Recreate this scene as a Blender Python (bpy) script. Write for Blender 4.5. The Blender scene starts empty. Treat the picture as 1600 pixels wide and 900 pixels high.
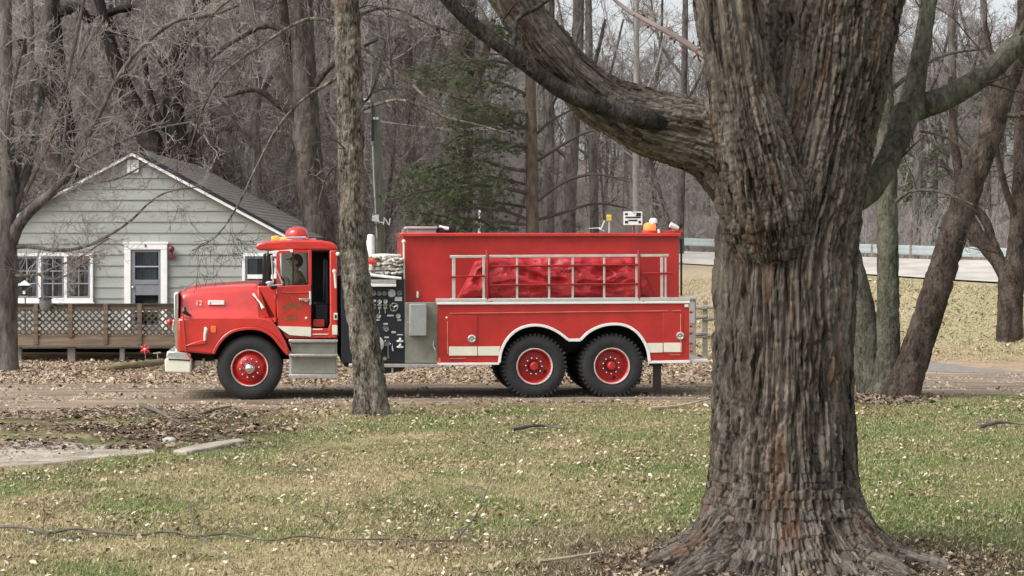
import bpy, math, random
import numpy as np
from mathutils import Vector, Matrix
SC = bpy.context.scene
COL = SC.collection
R = math.radians
# ------------------------------------------------------------------ camera, sky, sun, exposure
F, HY, CZ = 3325.0, 385.0, 2.5            # focal length in photo pixels, horizon row, eye height
cam = bpy.data.cameras.new('camera'); cam_o = bpy.data.objects.new('camera', cam); COL.objects.link(cam_o)
cam.sensor_width = 36; cam.lens = 36*F/1600; cam.shift_y = -(450-HY)/1600
cam.clip_start = .1; cam.clip_end = 5000
cam_o.location = (0, 0, CZ); cam_o.rotation_euler = (R(90), 0, 0); SC.camera = cam_o
SUN_DIR = Vector((-.62, -.38, .80)).normalized()
world = bpy.data.worlds.new('World'); SC.world = world; world.use_nodes = True
wn = world.node_tree; bg = wn.nodes['Background']
sky = wn.nodes.new('ShaderNodeTexSky'); sky.sky_type = 'NISHITA'; sky.sun_disc = False
sky.sun_elevation = math.asin(SUN_DIR.z); sky.sun_rotation = math.atan2(SUN_DIR.x, SUN_DIR.y)
sky.dust_density = 4.0; sky.air_density = 1.0; sky.ozone_density = 1.0
hs = wn.nodes.new('ShaderNodeHueSaturation'); hs.inputs['Saturation'].default_value = .22
hs.inputs['Value'].default_value = 1.0
wn.links.new(sky.outputs[0], hs.inputs['Color']); wn.links.new(hs.outputs[0], bg.inputs['Color'])
bg.inputs['Strength'].default_value = .15
sun = bpy.data.lights.new('sun', 'SUN'); sun.energy = 1.15; sun.angle = R(34); sun.color = (1, .96, .9)
sun_o = bpy.data.objects.new('sun', sun); COL.objects.link(sun_o)
sun_o.rotation_euler = (-SUN_DIR).to_track_quat('-Z', 'Y').to_euler(); sun_o.location = (0, 0, 60)
vs = SC.view_settings; vs.view_transform = 'Standard'; vs.look = 'None'; vs.exposure = 0.76; vs.gamma = 1
SC.cycles.max_bounces = 6; SC.cycles.transparent_max_bounces = 8

# ------------------------------------------------------------------ helpers
def P(px, py, d): return Vector(((px-800)/F*d, d, CZ-(py-HY)/F*d))
def gd(py): return CZ*F/(py-HY)           # depth of flat ground seen in that photo row

_rs = np.random.RandomState(7)
_perm = np.concatenate([_rs.permutation(256)]*3)
_grad = _rs.normal(size=(256, 3)); _grad /= np.linalg.norm(_grad, axis=1)[:, None]
def perlin(p):
    p = np.asarray(p, float); i = np.floor(p).astype(int); f = p-i; u = f*f*f*(f*(f*6-15)+10); i &= 255
    out = 0
    for dx in (0, 1):
        for dy in (0, 1):
            for dz in (0, 1):
                h = _perm[_perm[_perm[i[:, 0]+dx]+i[:, 1]+dy]+i[:, 2]+dz]
                g = _grad[h]; dd = f-np.array([dx, dy, dz])
                w = (u[:, 0] if dx else 1-u[:, 0])*(u[:, 1] if dy else 1-u[:, 1])*(u[:, 2] if dz else 1-u[:, 2])
                out = out+w*(g*dd).sum(1)
    return out*1.5
def pn2(x, y, s=1., sy=None, o=0.):
    x = np.asarray(x, float); y = np.asarray(y, float)
    return perlin(np.stack([x.ravel()*s+o, y.ravel()*(s if sy is None else sy)+o*1.7, np.full(x.size, o+.37)], 1)).reshape(x.shape)
def sstep(a, b, x):
    t = np.clip((x-a)/(b-a), 0, 1); return t*t*(3-2*t)

def wloc(o):
    v = Vector((0, 0, 0))
    while o is not None: v += o.location; o = o.parent
    return v
def link(name, me, parent=None, label=None, cat=None, group=None, kind=None):
    o = bpy.data.objects.new(name, me); COL.objects.link(o)
    if parent is not None: o.parent = parent
    tag(o, label, cat, group, kind); return o
def tag(o, label=None, cat=None, group=None, kind=None):
    if label: o['label'] = label
    if cat: o['category'] = cat
    if group: o['group'] = group
    if kind: o['kind'] = kind
    return o
def thing(name, loc, label, cat, group=None, rz=0):
    o = bpy.data.objects.new(name, None); COL.objects.link(o); o.location = loc; o.rotation_euler = (0, 0, rz)
    o.empty_display_size = .1
    return tag(o, label, cat, group)

class MB:
    def __init__(s): s.v = []; s.f = []
    def add(s, vs, fs):
        o = len(s.v); s.v += [tuple(v) for v in vs]; s.f += [tuple(i+o for i in f) for f in fs]; return s
    def box(s, a, b):
        x0, y0, z0 = a; x1, y1, z1 = b
        return s.add([(x0,y0,z0),(x1,y0,z0),(x1,y1,z0),(x0,y1,z0),(x0,y0,z1),(x1,y0,z1),(x1,y1,z1),(x0,y1,z1)],
              [(0,3,2,1),(4,5,6,7),(0,1,5,4),(1,2,6,5),(2,3,7,6),(3,0,4,7)])
    def prism(s, poly, w0, w1):               # polygon in (x, z), extruded along y
        a = sum(poly[i-1][0]*poly[i][1]-poly[i][0]*poly[i-1][1] for i in range(len(poly)))
        if a < 0: poly = poly[::-1]
        n = len(poly)
        return s.add([(x, w0, z) for x, z in poly]+[(x, w1, z) for x, z in poly],
              [tuple(range(n)), tuple(range(2*n-1, n-1, -1))]+[(i, i+n, (i+1) % n+n, (i+1) % n) for i in range(n)])
    def tube(s, pts, rads, n=8, caps=True):
        pts = [Vector(p) for p in pts]
        if not hasattr(rads, '__len__'): rads = [rads]*len(pts)
        t = (pts[1]-pts[0]).normalized(); u = t.orthogonal().normalized(); o = len(s.v); m = len(pts)
        for i, p in enumerate(pts):
            d = (pts[min(i+1, m-1)]-pts[max(i-1, 0)])
            if d.length > 1e-9: d.normalize()
            else: d = t
            u = (u-d*u.dot(d)); u = u.normalized() if u.length > 1e-6 else d.orthogonal().normalized()
            w = d.cross(u); r = rads[i]
            for k in range(n):
                a = 2*math.pi*k/n; q = p+u*(math.cos(a)*r)+w*(math.sin(a)*r); s.v.append((q.x, q.y, q.z))
        for i in range(m-1):
            for k in range(n):
                a = o+i*n+k; b = o+i*n+(k+1) % n; s.f.append((a, b, b+n, a+n))
        if caps:
            s.f.append(tuple(o+k for k in range(n-1, -1, -1))); s.f.append(tuple(o+(m-1)*n+k for k in range(n)))
        return s
    def bar(s, p, q, w, h, up=(0, 0, 1)):
        p = Vector(p); q = Vector(q); d = (q-p).normalized(); a = d.cross(Vector(up))
        a = a.normalized() if a.length > 1e-6 else d.orthogonal().normalized(); b = a.cross(d); a = a*w/2; b = b*h/2
        return s.add([p-a-b, p+a-b, p+a+b, p-a+b, q-a-b, q+a-b, q+a+b, q-a+b],
              [(0,3,2,1),(4,5,6,7),(0,1,5,4),(1,2,6,5),(2,3,7,6),(3,0,4,7)])
    def lathe(s, prof, c, n=32, axis='y', cap=True):    # prof: (radius, offset along the axis)
        o = len(s.v); m = len(prof)
        for r, a in prof:
            for k in range(n):
                t = 2*math.pi*k/n; x, z = math.cos(t)*r, math.sin(t)*r
                s.v.append((c[0]+x, c[1]+a, c[2]+z) if axis == 'y' else (c[0]+x, c[1]+z, c[2]+a))
        for i in range(m-1):
            for k in range(n):
                a = o+i*n+k; b = o+i*n+(k+1) % n; s.f.append((a, a+n, b+n, b))
        if cap: s.f.append(tuple(o+k for k in range(n))); s.f.append(tuple(o+(m-1)*n+k for k in range(n-1, -1, -1)))
        return s
    def sphere(s, c, r, n=12, m=8, sq=(1, 1, 1)):
        prof = [(max(1e-4, math.sin(math.pi*i/m)), -math.cos(math.pi*i/m)) for i in range(m+1)]
        o = len(s.v); s.lathe(prof, (0, 0, 0), n, 'z')
        for i in range(o, len(s.v)): v = s.v[i]; s.v[i] = (c[0]+v[0]*r*sq[0], c[1]+v[1]*r*sq[1], c[2]+v[2]*r*sq[2])
        return s
    def mesh(s, name, mat, smooth=35):
        me = bpy.data.meshes.new(name); me.from_pydata(s.v, [], s.f)
        if mat: me.materials.append(mat)
        if smooth:
            me.shade_smooth(); me.set_sharp_from_angle(angle=R(smooth))
        return me
    def build(s, name, mat, parent=None, world=True, bevel=0, smooth=35, fixn=False, **kw):
        if parent is not None and world:
            L = wloc(parent); s.v = [(a-L.x, b-L.y, c-L.z) for a, b, c in s.v]
        me = s.mesh(name, mat, smooth)
        if fixn:
            import bmesh
            bm = bmesh.new(); bm.from_mesh(me); bmesh.ops.recalc_face_normals(bm, faces=bm.faces); bm.to_mesh(me); bm.free()
        o = link(name, me, parent, **kw)
        if bevel:
            b = o.modifiers.new('bevel', 'BEVEL'); b.width = bevel; b.segments = 2; b.limit_method = 'ANGLE'; b.angle_limit = R(40)
            b.harden_normals = False
        return o
def np_mesh(name, V, Fc, mat, col=None, smooth=False):
    V = np.asarray(V, np.float32); Fc = np.asarray(Fc, np.int32); k = Fc.shape[1]
    me = bpy.data.meshes.new(name); me.vertices.add(len(V)); me.vertices.foreach_set('co', V.ravel())
    me.loops.add(Fc.size); me.loops.foreach_set('vertex_index', Fc.ravel())
    me.polygons.add(len(Fc)); me.polygons.foreach_set('loop_start', np.arange(len(Fc), dtype=np.int32)*k)
    me.update(calc_edges=True); me.validate()
    if col is not None:
        a = me.color_attributes.new('col', 'FLOAT_COLOR', 'POINT')
        a.data.foreach_set('color', np.concatenate([np.asarray(col, np.float32), np.ones((len(V), 1), np.float32)], 1).ravel())
    if mat: me.materials.append(mat)
    if smooth: me.shade_smooth()
    return me

# ------------------------------------------------------------------ materials
def M(name, c, rough=.6, metal=0, var=.2, scale=6, c2=None, bump=0, bscale=30, coat=0, st=(1, 1, 1), bst=None, spec=None, coord='Object', lo=.35, hi=.65, attr=None):
    m = bpy.data.materials.new(name); m.use_nodes = True; t = m.node_tree; N = t.nodes; L = t.links; b = N['Principled BSDF']
    if attr and attr != 'col':
        tc = N.new('ShaderNodeAttribute'); tc.attribute_name = attr; src = tc.outputs['Vector']
    else:
        tc = N.new('ShaderNodeTexCoord'); src = tc.outputs[coord]
    mp = N.new('ShaderNodeMapping'); mp.inputs['Scale'].default_value = st; L.new(src, mp.inputs[0])
    nz = N.new('ShaderNodeTexNoise'); nz.inputs['Scale'].default_value = scale; nz.inputs['Detail'].default_value = 7; nz.inputs['Roughness'].default_value = .62
    L.new(mp.outputs[0], nz.inputs['Vector'])
    rp = N.new('ShaderNodeValToRGB'); L.new(nz.outputs['Fac'], rp.inputs[0])
    e = rp.color_ramp.elements; e[0].position = lo; e[1].position = hi
    if attr == 'col':
        at = N.new('ShaderNodeAttribute'); at.attribute_name = 'col'
        e[0].color = (1-var,)*3+(1,); e[1].color = (1+var,)*3+(1,)
        mx = N.new('ShaderNodeMix'); mx.data_type = 'RGBA'; mx.blend_type = 'MULTIPLY'; mx.inputs['Factor'].default_value = 1
        L.new(at.outputs['Color'], mx.inputs[6]); L.new(rp.outputs[0], mx.inputs[7]); L.new(mx.outputs[2], b.inputs['Base Color'])
    else:
        if c2 is None: e[0].color = tuple(x*(1-var) for x in c)+(1,); e[1].color = tuple(min(1, x*(1+var)) for x in c)+(1,)
        else: e[0].color = tuple(c)+(1,); e[1].color = tuple(c2)+(1,)
        L.new(rp.outputs[0], b.inputs['Base Color'])
    b.inputs['Roughness'].default_value = rough; b.inputs['Metallic'].default_value = metal
    if coat: b.inputs['Coat Weight'].default_value = coat; b.inputs['Coat Roughness'].default_value = .12
    if spec is not None: b.inputs['Specular IOR Level'].default_value = spec
    if bump:
        mp2 = N.new('ShaderNodeMapping'); mp2.inputs['Scale'].default_value = bst or st; L.new(src, mp2.inputs[0])
        n2 = N.new('ShaderNodeTexNoise'); n2.inputs['Scale'].default_value = bscale; n2.inputs['Detail'].default_value = 5
        L.new(mp2.outputs[0], n2.inputs['Vector'])
        bp = N.new('ShaderNodeBump'); bp.inputs['Strength'].default_value = min(1, bump); bp.inputs['Distance'].default_value = .02
        L.new(n2.outputs['Fac'], bp.inputs['Height']); L.new(bp.outputs[0], b.inputs['Normal'])
    return m
def glass(name, tint=(.75, .8, .8), refl=.12):
    m = bpy.data.materials.new(name); m.use_nodes = True; t = m.node_tree; N = t.nodes; L = t.links
    N.remove(N['Principled BSDF']); tr = N.new('ShaderNodeBsdfTransparent'); tr.inputs[0].default_value = tint+(1,)
    gl = N.new('ShaderNodeBsdfGlossy'); gl.inputs['Roughness'].default_value = .05
    fr = N.new('ShaderNodeLayerWeight'); fr.inputs['Blend'].default_value = .3
    mr = N.new('ShaderNodeMapRange'); mr.inputs['To Min'].default_value = refl; mr.inputs['To Max'].default_value = .9
    L.new(fr.outputs['Facing'], mr.inputs[0])
    mx = N.new('ShaderNodeMixShader'); L.new(mr.outputs[0], mx.inputs[0]); L.new(tr.outputs[0], mx.inputs[1]); L.new(gl.outputs[0], mx.inputs[2])
    L.new(mx.outputs[0], N['Material Output'].inputs['Surface']); return m
def emis(name, c, s, base=None):
    m = bpy.data.materials.new(name); m.use_nodes = True; b = m.node_tree.nodes['Principled BSDF']
    b.inputs['Base Color'].default_value = (base or c)+(1,); b.inputs['Emission Color'].default_value = c+(1,); b.inputs['Emission Strength'].default_value = s
    b.inputs['Roughness'].default_value = .25; return m

m_red = M('fire_red_paint', (.57, .032, .024), .28, var=.14, scale=2.5, coat=.9, bump=.06, bscale=3)
m_red2 = M('fire_red_paint_shaded', (.45, .022, .02), .36, var=.16, scale=2.2, coat=.5, bump=.05, bscale=3)  # same paint as the cab, darkened in colour for walls catching less sky
m_redrim = M('red_wheel_paint', (.42, .018, .018), .4, var=.3, scale=9)
m_redtube = M('red_rack_paint', (.30, .015, .018), .5)
m_cream = M('cream_reflective_tape', (.74, .72, .60), .5, var=.06)
m_white = M('white_paint', (.78, .78, .76), .5, var=.06, scale=5)
m_trim = M('white_trim_paint', (.80, .80, .78), .6, var=.08, scale=4)
m_ring = M('rim_edge_paint', (.56, .47, .44), .5)
m_chrome = M('polished_chrome', (.82, .82, .82), .14, metal=1, var=.05)
m_alu = M('aluminium_plate', (.62, .61, .58), .38, metal=.85, var=.15, scale=12)
m_silver = M('silver_paint', (.55, .54, .50), .45, metal=.3, var=.12)
m_grey = M('grey_box_paint', (.30, .31, .30), .5, var=.1)
m_olive = M('dull_grey_panel', (.24, .24, .20), .5, metal=.3, var=.15)
m_black = M('black_paint', (.012, .012, .013), .45, var=.2)
m_navy = M('dark_navy_panel', (.012, .014, .022), .45, var=.2)
m_rubber = M('tyre_rubber', (.022, .022, .023), .75, var=.25, scale=14, bump=.2, bscale=60)
m_under = M('grimy_chassis', (.018, .017, .016), .8, var=.3)
m_gauge = M('gauge_dial', (.7, .7, .66), .35, var=.05)
m_seat = M('dark_vinyl_seat', (.012, .014, .024), .6, var=.2)
m_tarp = M('red_vinyl_tarp', (.47, .026, .032), .5, var=.3, scale=7, bump=.25, bscale=18)
m_hose = M('pale_canvas_hose', (.58, .56, .50), .85, var=.2, scale=20)
m_gold = M('aged_gold_leaf_lettering', (.28, .12, .04), .5, var=.25, scale=30)
m_glass = glass('truck_glass', (.93, .95, .95), .05)
m_hglass = glass('house_glass', (.62, .66, .7), .10)
m_amber = emis('amber_lamp', (1., .30, .04), .5, (.9, .3, .03))
m_orange = emis('orange_beacon', (1., .16, .04), .7, (.9, .25, .08))
m_redlens = M('red_lens', (.50, .03, .025), .2, var=.35, scale=40, coat=.5)
m_orange_r = M('orange_reflector', (.75, .16, .05), .3)

m_side = M('sage_green_siding', (.318, .336, .306), .7, var=.13, scale=1.2, bump=.12, bscale=25, st=(.3, 1, 3))
m_shing = M('brown_grey_shingle', (.115, .10, .09), .9, var=.4, scale=5, bump=.5, bscale=30)
m_dark = M('dark_room', (.06, .062, .066), .8)
m_curt = M('pale_curtain', (.42, .43, .44), .9, var=.1)
m_sash = M('grey_sash', (.20, .21, .225), .6, var=.1)
m_deck = M('weathered_deck_timber', (.15, .11, .08), .85, var=.3, scale=4, st=(.4, 1, 4), bump=.3)
m_latt = M('lattice_timber', (.105, .08, .06), .85, var=.3, scale=5)
m_fence = M('grey_fence_timber', (.24, .215, .185), .9, var=.3, scale=5, bump=.3)
m_pole = M('greenish_pole_timber', (.14, .145, .115), .9, var=.25, scale=5, st=(3, 3, .3), bump=.3)

def bark(name, dark, mid, pale, sc, st, attr=None, bs=1., tint=None, lo=.36, hi=.66):
    """bark: fine streaks along the grain between dark and mid, broken by wider pale and tinted plates"""
    m = bpy.data.materials.new(name); m.use_nodes = True; t = m.node_tree; N = t.nodes; L = t.links; b = N['Principled BSDF']
    if attr: tc = N.new('ShaderNodeAttribute'); tc.attribute_name = attr; src = tc.outputs['Vector']
    else: tc = N.new('ShaderNodeTexCoord'); src = tc.outputs['Object']
    def nz(scale, stretch, det=6, rough=.6):
        mp = N.new('ShaderNodeMapping'); mp.inputs['Scale'].default_value = stretch; L.new(src, mp.inputs[0])
        n = N.new('ShaderNodeTexNoise'); n.inputs['Scale'].default_value = scale; n.inputs['Detail'].default_value = det; n.inputs['Roughness'].default_value = rough; L.new(mp.outputs[0], n.inputs['Vector']); return n.outputs['Fac']
    def ramp(f, p0, c0, p1, c1):
        r = N.new('ShaderNodeValToRGB'); e = r.color_ramp.elements; e[0].position = p0; e[0].color = tuple(c0)+(1,); e[1].position = p1; e[1].color = tuple(c1)+(1,); L.new(f, r.inputs[0]); return r.outputs[0]
    def mix(f, a, c):
        x = N.new('ShaderNodeMix'); x.data_type = 'RGBA'; L.new(f, x.inputs['Factor']); L.new(a, x.inputs[6]); L.new(c, x.inputs[7]); return x.outputs[2]
    n1 = nz(sc, st); base = ramp(n1, lo, dark, hi, mid)
    pal = ramp(nz(sc*1.7, st, 4), .4, mid, .6, pale); w = ramp(nz(sc*.16, st, 4, .7), .46, (0, 0, 0), .64, (1, 1, 1))
    col = mix(w, base, pal)
    if tint: col = mix(ramp(nz(sc*.11, (st[0], st[1], st[2]*1.6), 5, .7), .55, (0, 0, 0), .68, (.8, .8, .8)), col, ramp(n1, .35, tuple(x*.5 for x in tint), .65, tint))
    L.new(col, b.inputs['Base Color']); b.inputs['Roughness'].default_value = .95; b.inputs['Specular IOR Level'].default_value = .12
    bp = N.new('ShaderNodeBump'); bp.inputs['Strength'].default_value = bs; bp.inputs['Distance'].default_value = .03; L.new(nz(sc*1.3, st, 4), bp.inputs['Height']); L.new(bp.outputs[0], b.inputs['Normal']); return m
m_bark_big = bark('furrowed_maple_bark', (.015, .012, .010), (.128, .107, .088), (.255, .225, .192), 44, (1, 1, .09), 'bk', 1., (.20, .115, .075), .38, .58)
m_bark_thin = bark('flaky_grey_bark', (.024, .019, .015), (.17, .147, .12), (.34, .31, .255), 34, (1, 1, .32), None, 1., (.15, .11, .075), .40, .62)
m_bark_grey = bark('green_grey_bark', (.035, .033, .025), (.115, .112, .085), (.17, .165, .13), 26, (1, 1, .45), None, .9, (.10, .105, .065))
m_bark_dark = bark('dark_rough_bark', (.018, .014, .012), (.075, .058, .046), (.13, .105, .088), 26, (1, 1, .45), None, .9, (.11, .07, .05))
m_bark_far = bark('grey_brown_bark', (.045, .039, .035), (.13, .116, .105), (.20, .185, .168), 12, (1, 1, .3), None, .7)
m_bark_pale = M('pale_bark', (.20, .19, .17), .95, c2=(.34, .32, .29), scale=5, st=(1, 1, .4), spec=.1)
m_bark_bough = bark('dark_bough_bark', (.014, .012, .011), (.052, .046, .04), (.11, .10, .085), 34, (1, 1, .5), None, .9)
m_bark_oak = bark('oak_bark', (.03, .025, .021), (.10, .085, .072), (.16, .14, .122), 12, (1, 1, .3), None, .8)
m_bark_black = bark('blackish_wet_bark', (.010, .009, .009), (.032, .027, .025), (.07, .06, .055), 10, (1, 1, .3), None, .7)
m_twig = M('grey_twigs', (.25, .23, .213), .9, var=.35, scale=1.2, spec=.1)  # paled in the colour to stand in for distance haze over the woods
m_twig_dk = M('dark_twigs', (.075, .06, .052), .9, var=.35, scale=1.2, spec=.1)
m_twig_red = M('reddish_twigs', (.185, .15, .138), .9, var=.35, scale=1.2, spec=.1)
m_twig_pale = M('pale_twigs', (.27, .25, .225), .9, var=.3, scale=1.2, spec=.1)
m_needle = M('pine_needles', (.085, .105, .056), .7, var=.45, scale=1.5, spec=.2)
m_ruleaf = M('russet_dead_leaves', (.20, .10, .06), .85, var=.5, scale=3, spec=.1)
m_attr = M('ground_cover', (1, 1, 1), .95, attr='col', var=.35, scale=14, spec=.1, bump=.5, bscale=40)
m_leaf = M('fallen_leaf', (1, 1, 1), .8, attr='col', var=.12, scale=5, spec=.25)
m_blade = M('grass_blade', (1, 1, 1), .8, attr='col', var=.15, scale=3, spec=.15)
m_dirt = M('packed_dirt', (.115, .088, .063), .95, c2=(.33, .265, .195), scale=1.7, st=(.22, 1.8, 1), bump=.6, bscale=18, bst=(1, 1, 1), spec=.1)
m_conc = M('old_concrete', (.24, .205, .16), .95, c2=(.44, .40, .335), scale=2.6, bump=.7, bscale=25, spec=.1)
m_asph = M('grey_asphalt_path', (.23, .212, .195), .95, var=.2, scale=5, spec=.1)
m_road = M('sun_bleached_road', (.45, .42, .38), .95, var=.2, scale=.6, st=(1, .4, 1), bump=.3, spec=.1)
m_rail = M('galvanised_rail', (.46, .53, .54), .5, metal=.3, var=.08, scale=2)
m_stick = M('dead_branch', (.11, .094, .08), .9, var=.4, scale=6)
m_stick_p = M('pale_dead_stick', (.42, .36, .27), .9, var=.25, scale=6)
m_log = M('mossy_log', (.17, .14, .07), .9, c2=(.30, .25, .14), scale=4)
m_stone = M('pale_stone', (.40, .38, .35), .9, var=.2)

# ------------------------------------------------------------------ terrain
NEAR_E = [(300, 395, 175), (700, 402, 125), (1060, 413, 84), (1250, 424, 69), (1450, 437, 58), (1700, 452, 50), (2300, 470, 46)]
FAR_E = [(300, 391, 200), (700, 391, 150), (1060, 394, 100), (1250, 400, 86), (1450, 407, 76), (1700, 412, 66), (2300, 420, 60)]
def edge(E, px):
    a = np.array(E, float); y = np.interp(px, a[:, 0], a[:, 1]); d = np.interp(px, a[:, 0], a[:, 2])
    return d, CZ-(y-HY)/F*d
def gz(x, y):
    x = np.asarray(x, float); y = np.asarray(y, float)
    px = 800+F*x/np.maximum(y, 5)
    dn, zn = edge(NEAR_E, px); df, zf = edge(FAR_E, px)
    t = np.clip((y-47)/np.maximum(dn-.3-47, .5), 0, 1); t = .35*t+.65*t*t*(3-2*t)
    z = t*zn
    t2 = np.clip((y-dn)/(df-dn), 0, 1); z = np.where(y > dn, zn+(zf-zn)*t2, z)
    z = np.where(y > df+1.2, zf-.02*(y-df-1.2), z)
    z = z*sstep(800, 1000, px)                      # embankment fades out behind the truck
    ys_ = np.interp(px, [0, 480, 700, 880, 1060, 1300, 1700], [61, 61, 80, 106, 108, 94, 76])
    sl = np.interp(px, [400, 900], [.185, .115]); cp = np.interp(px, [400, 900], [26, 10.5])
    h = sl*np.maximum(0, y-ys_)*sstep(ys_-3, ys_+24, y); hill = np.where(h > cp, cp+.1*(h-cp), h)
    bump = (.6*pn2(x, y, .045, o=3.)+.2*pn2(x, y, .17, o=5.))*sstep(ys_+2, ys_+30, y)
    return z+hill+bump
def gz1(x, y): return float(gz(np.array([x]), np.array([y]))[0])

def ground_colour(x, y):
    px = 800+F*x/y; py = HY+CZ*F/y
    straw = np.array([.32, .26, .155]); olive = np.array([.16, .16, .07]); green = np.array([.10, .145, .042]); litter = np.array([.33, .245, .165]); brown = np.array([.19, .14, .10])
    n = pn2(x, y, .55, .35, 1.)*.8+pn2(x, y, 1.7, 1.1, 2.)*.55+pn2(x, y, 5., 3.5, 2.4)*.5+pn2(x, y, .22, .18, 6.)*.5
    right = sstep(900, 1500, px)
    g = sstep(-.35, .55, n+.45*right+.25*sstep(560, 640, px)*sstep(760, 690, py)-.25*sstep(650, 640, py)+.22)
    c = straw[None]*(1-g)[:, None]+olive[None]*g[:, None]
    g2 = sstep(.15, .6, pn2(x, y, .8, .6, 9.)+.35*right+.1)*.75
    c = c*(1-g2)[:, None]+green[None]*g2[:, None]
    b = sstep(.30, .55, pn2(x, y, 1.1, .7, 14.)-.1*right)*.6
    c = c*(1-b)[:, None]+brown[None]*b[:, None]
    l = sstep(36.5, 38.2, y)*(1-.75*sstep(46, 52, y)*sstep(1000, 1060, px))   # leaf-strewn strip behind the drive
    l = np.clip(l+sstep(33.2, 34.2, y)*sstep(1250, 1200, px), 0, 1)
    c = c*(1-l)[:, None]+litter[None]*l[:, None]*(1+.35*pn2(x, y, 2.5, 2.5, 4.))[:, None]
    bk = sstep(46, 50, y)*sstep(980, 1060, px)*.7; c = c*(1-bk)[:, None]+np.array([.41, .345, .235])[None]*bk[:, None]
    em = .7*sstep(44, 48, y)*sstep(980, 1060, px)*sstep(-.2, .5, pn2(x, y, .5, .3, 21.)+.25*sstep(500, 430, py))*.45
    c = c*(1-em)[:, None]+np.array([.20, .21, .085])[None]*em[:, None]
    deb = sstep(25.5, 27.2, y)*sstep(32, 30.3, y)*sstep(520, 330, px)*sstep(-.4, .25, pn2(x, y, .9, .9, 7.)+.1)
    c = c*(1-deb)[:, None]+np.array([.085, .062, .045])[None]*deb[:, None]
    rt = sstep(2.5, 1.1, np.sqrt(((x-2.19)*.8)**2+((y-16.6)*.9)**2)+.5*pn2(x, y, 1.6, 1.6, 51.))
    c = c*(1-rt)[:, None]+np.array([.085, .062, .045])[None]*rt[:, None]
    wood = sstep(60, 70, y)*sstep(960, 860, px)+sstep(0, 3, y-edge(FAR_E, px)[0]-2)*sstep(860, 960, px)
    wood = np.clip(wood, 0, 1)
    c = c*(1-wood)[:, None]+np.array([.165, .138, .118])[None]*(1+.3*pn2(x, y, .5, .5, 31.))[:, None]*wood[:, None]
    return np.clip(c, .01, 1)
def sheet(name, xs, ys, zf, mat, col=True, **kw):
    X, Y = np.meshgrid(xs, ys); nx, ny = len(xs), len(ys)
    V = np.stack([X.ravel(), Y.ravel(), zf(X.ravel(), Y.ravel())], 1)
    i = np.arange((nx-1)*(ny-1)); r, c = i//(nx-1), i % (nx-1); a = r*nx+c
    Fc = np.stack([a, a+1, a+nx+1, a+nx], 1)
    return link(name, np_mesh(name, V, Fc, mat, ground_colour(V[:, 0], np.maximum(V[:, 1], 8)) if col else None, True), **kw)
xs = np.concatenate([np.arange(-400, -60, 20), np.arange(-60, -16, 2), np.arange(-16, 18, .16), np.arange(18, 64, 2), np.arange(64, 420, 20)])
ys = np.concatenate([np.arange(-40, 12, 4), np.arange(12, 50, .16), np.arange(50, 104, .6), np.arange(104, 240, 3), np.arange(240, 900, 30)])
sheet('ground', xs, ys, gz, m_attr, kind='structure')

def strip(name, ctl, mat, dz=.004, nv=8, jit=.12, n=260, zfun=None, **kw):
    """a sheet between two edges given as (x, y_near, y_far) control points, with ragged edges"""
    a = np.array(ctl, float); x = np.linspace(a[0, 0], a[-1, 0], n)
    yn = np.interp(x, a[:, 0], a[:, 1])+jit*(pn2(x, x*0, 1.3, o=8.)+.6*pn2(x, x*0, 4.7, o=2.))
    yf = np.interp(x, a[:, 0], a[:, 2])+jit*(pn2(x, x*0, 1.1, o=18.)+.6*pn2(x, x*0, 5.3, o=12.))
    V = []
    for j in range(nv):
        t = j/(nv-1); y = yn*(1-t)+yf*t; V.append(np.stack([x, y, gz(x, y)+dz], 1))
    V = np.concatenate(V); i = np.arange((n-1)*(nv-1)); r, c = i//(n-1), i % (n-1); q = r*n+c
    return link(name, np_mesh(name, V, np.stack([q, q+1, q+n+1, q+n], 1), mat, None, True), **kw)
strip('driveway', [(-24, 30.4, 38.8), (-7.6, 30.6, 38.6), (-4.7, 32.0, 38.7), (-2.2, 33.4, 38.6), (2, 34.2, 38.3), (5, 34.6, 39.2), (8, 35.8, 41.6), (24, 37, 44)], m_dirt, kind='structure')
strip('path', [(7.0, 44.0, 45.2), (8.2, 42.5, 45.5), (9.0, 42.0, 46.6), (9.6, 41.9, 43.6), (10.2, 41.85, 42.2)], m_asph, .006, 8, .05, 60, kind='structure')
# the raised road: a cambered sheet following its two edges
V = []; pxs = np.linspace(900, 2250, 120)
dn, zn = edge(NEAR_E, pxs); df, zf = edge(FAR_E, pxs)
for t in np.linspace(0, 1, 7):
    d = dn+(df-dn)*t; x = (pxs-800)/F*d; V.append(np.stack([x, d, np.maximum(gz(x, d)+.05, zn+(zf-zn)*t)], 1))
V = np.concatenate(V); n = 120; i = np.arange((n-1)*6); q = (i//(n-1))*n+i % (n-1)
link('road', np_mesh('road', V, np.stack([q, q+1, q+n+1, q+n], 1), m_road, None, True), kind='structure')

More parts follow.
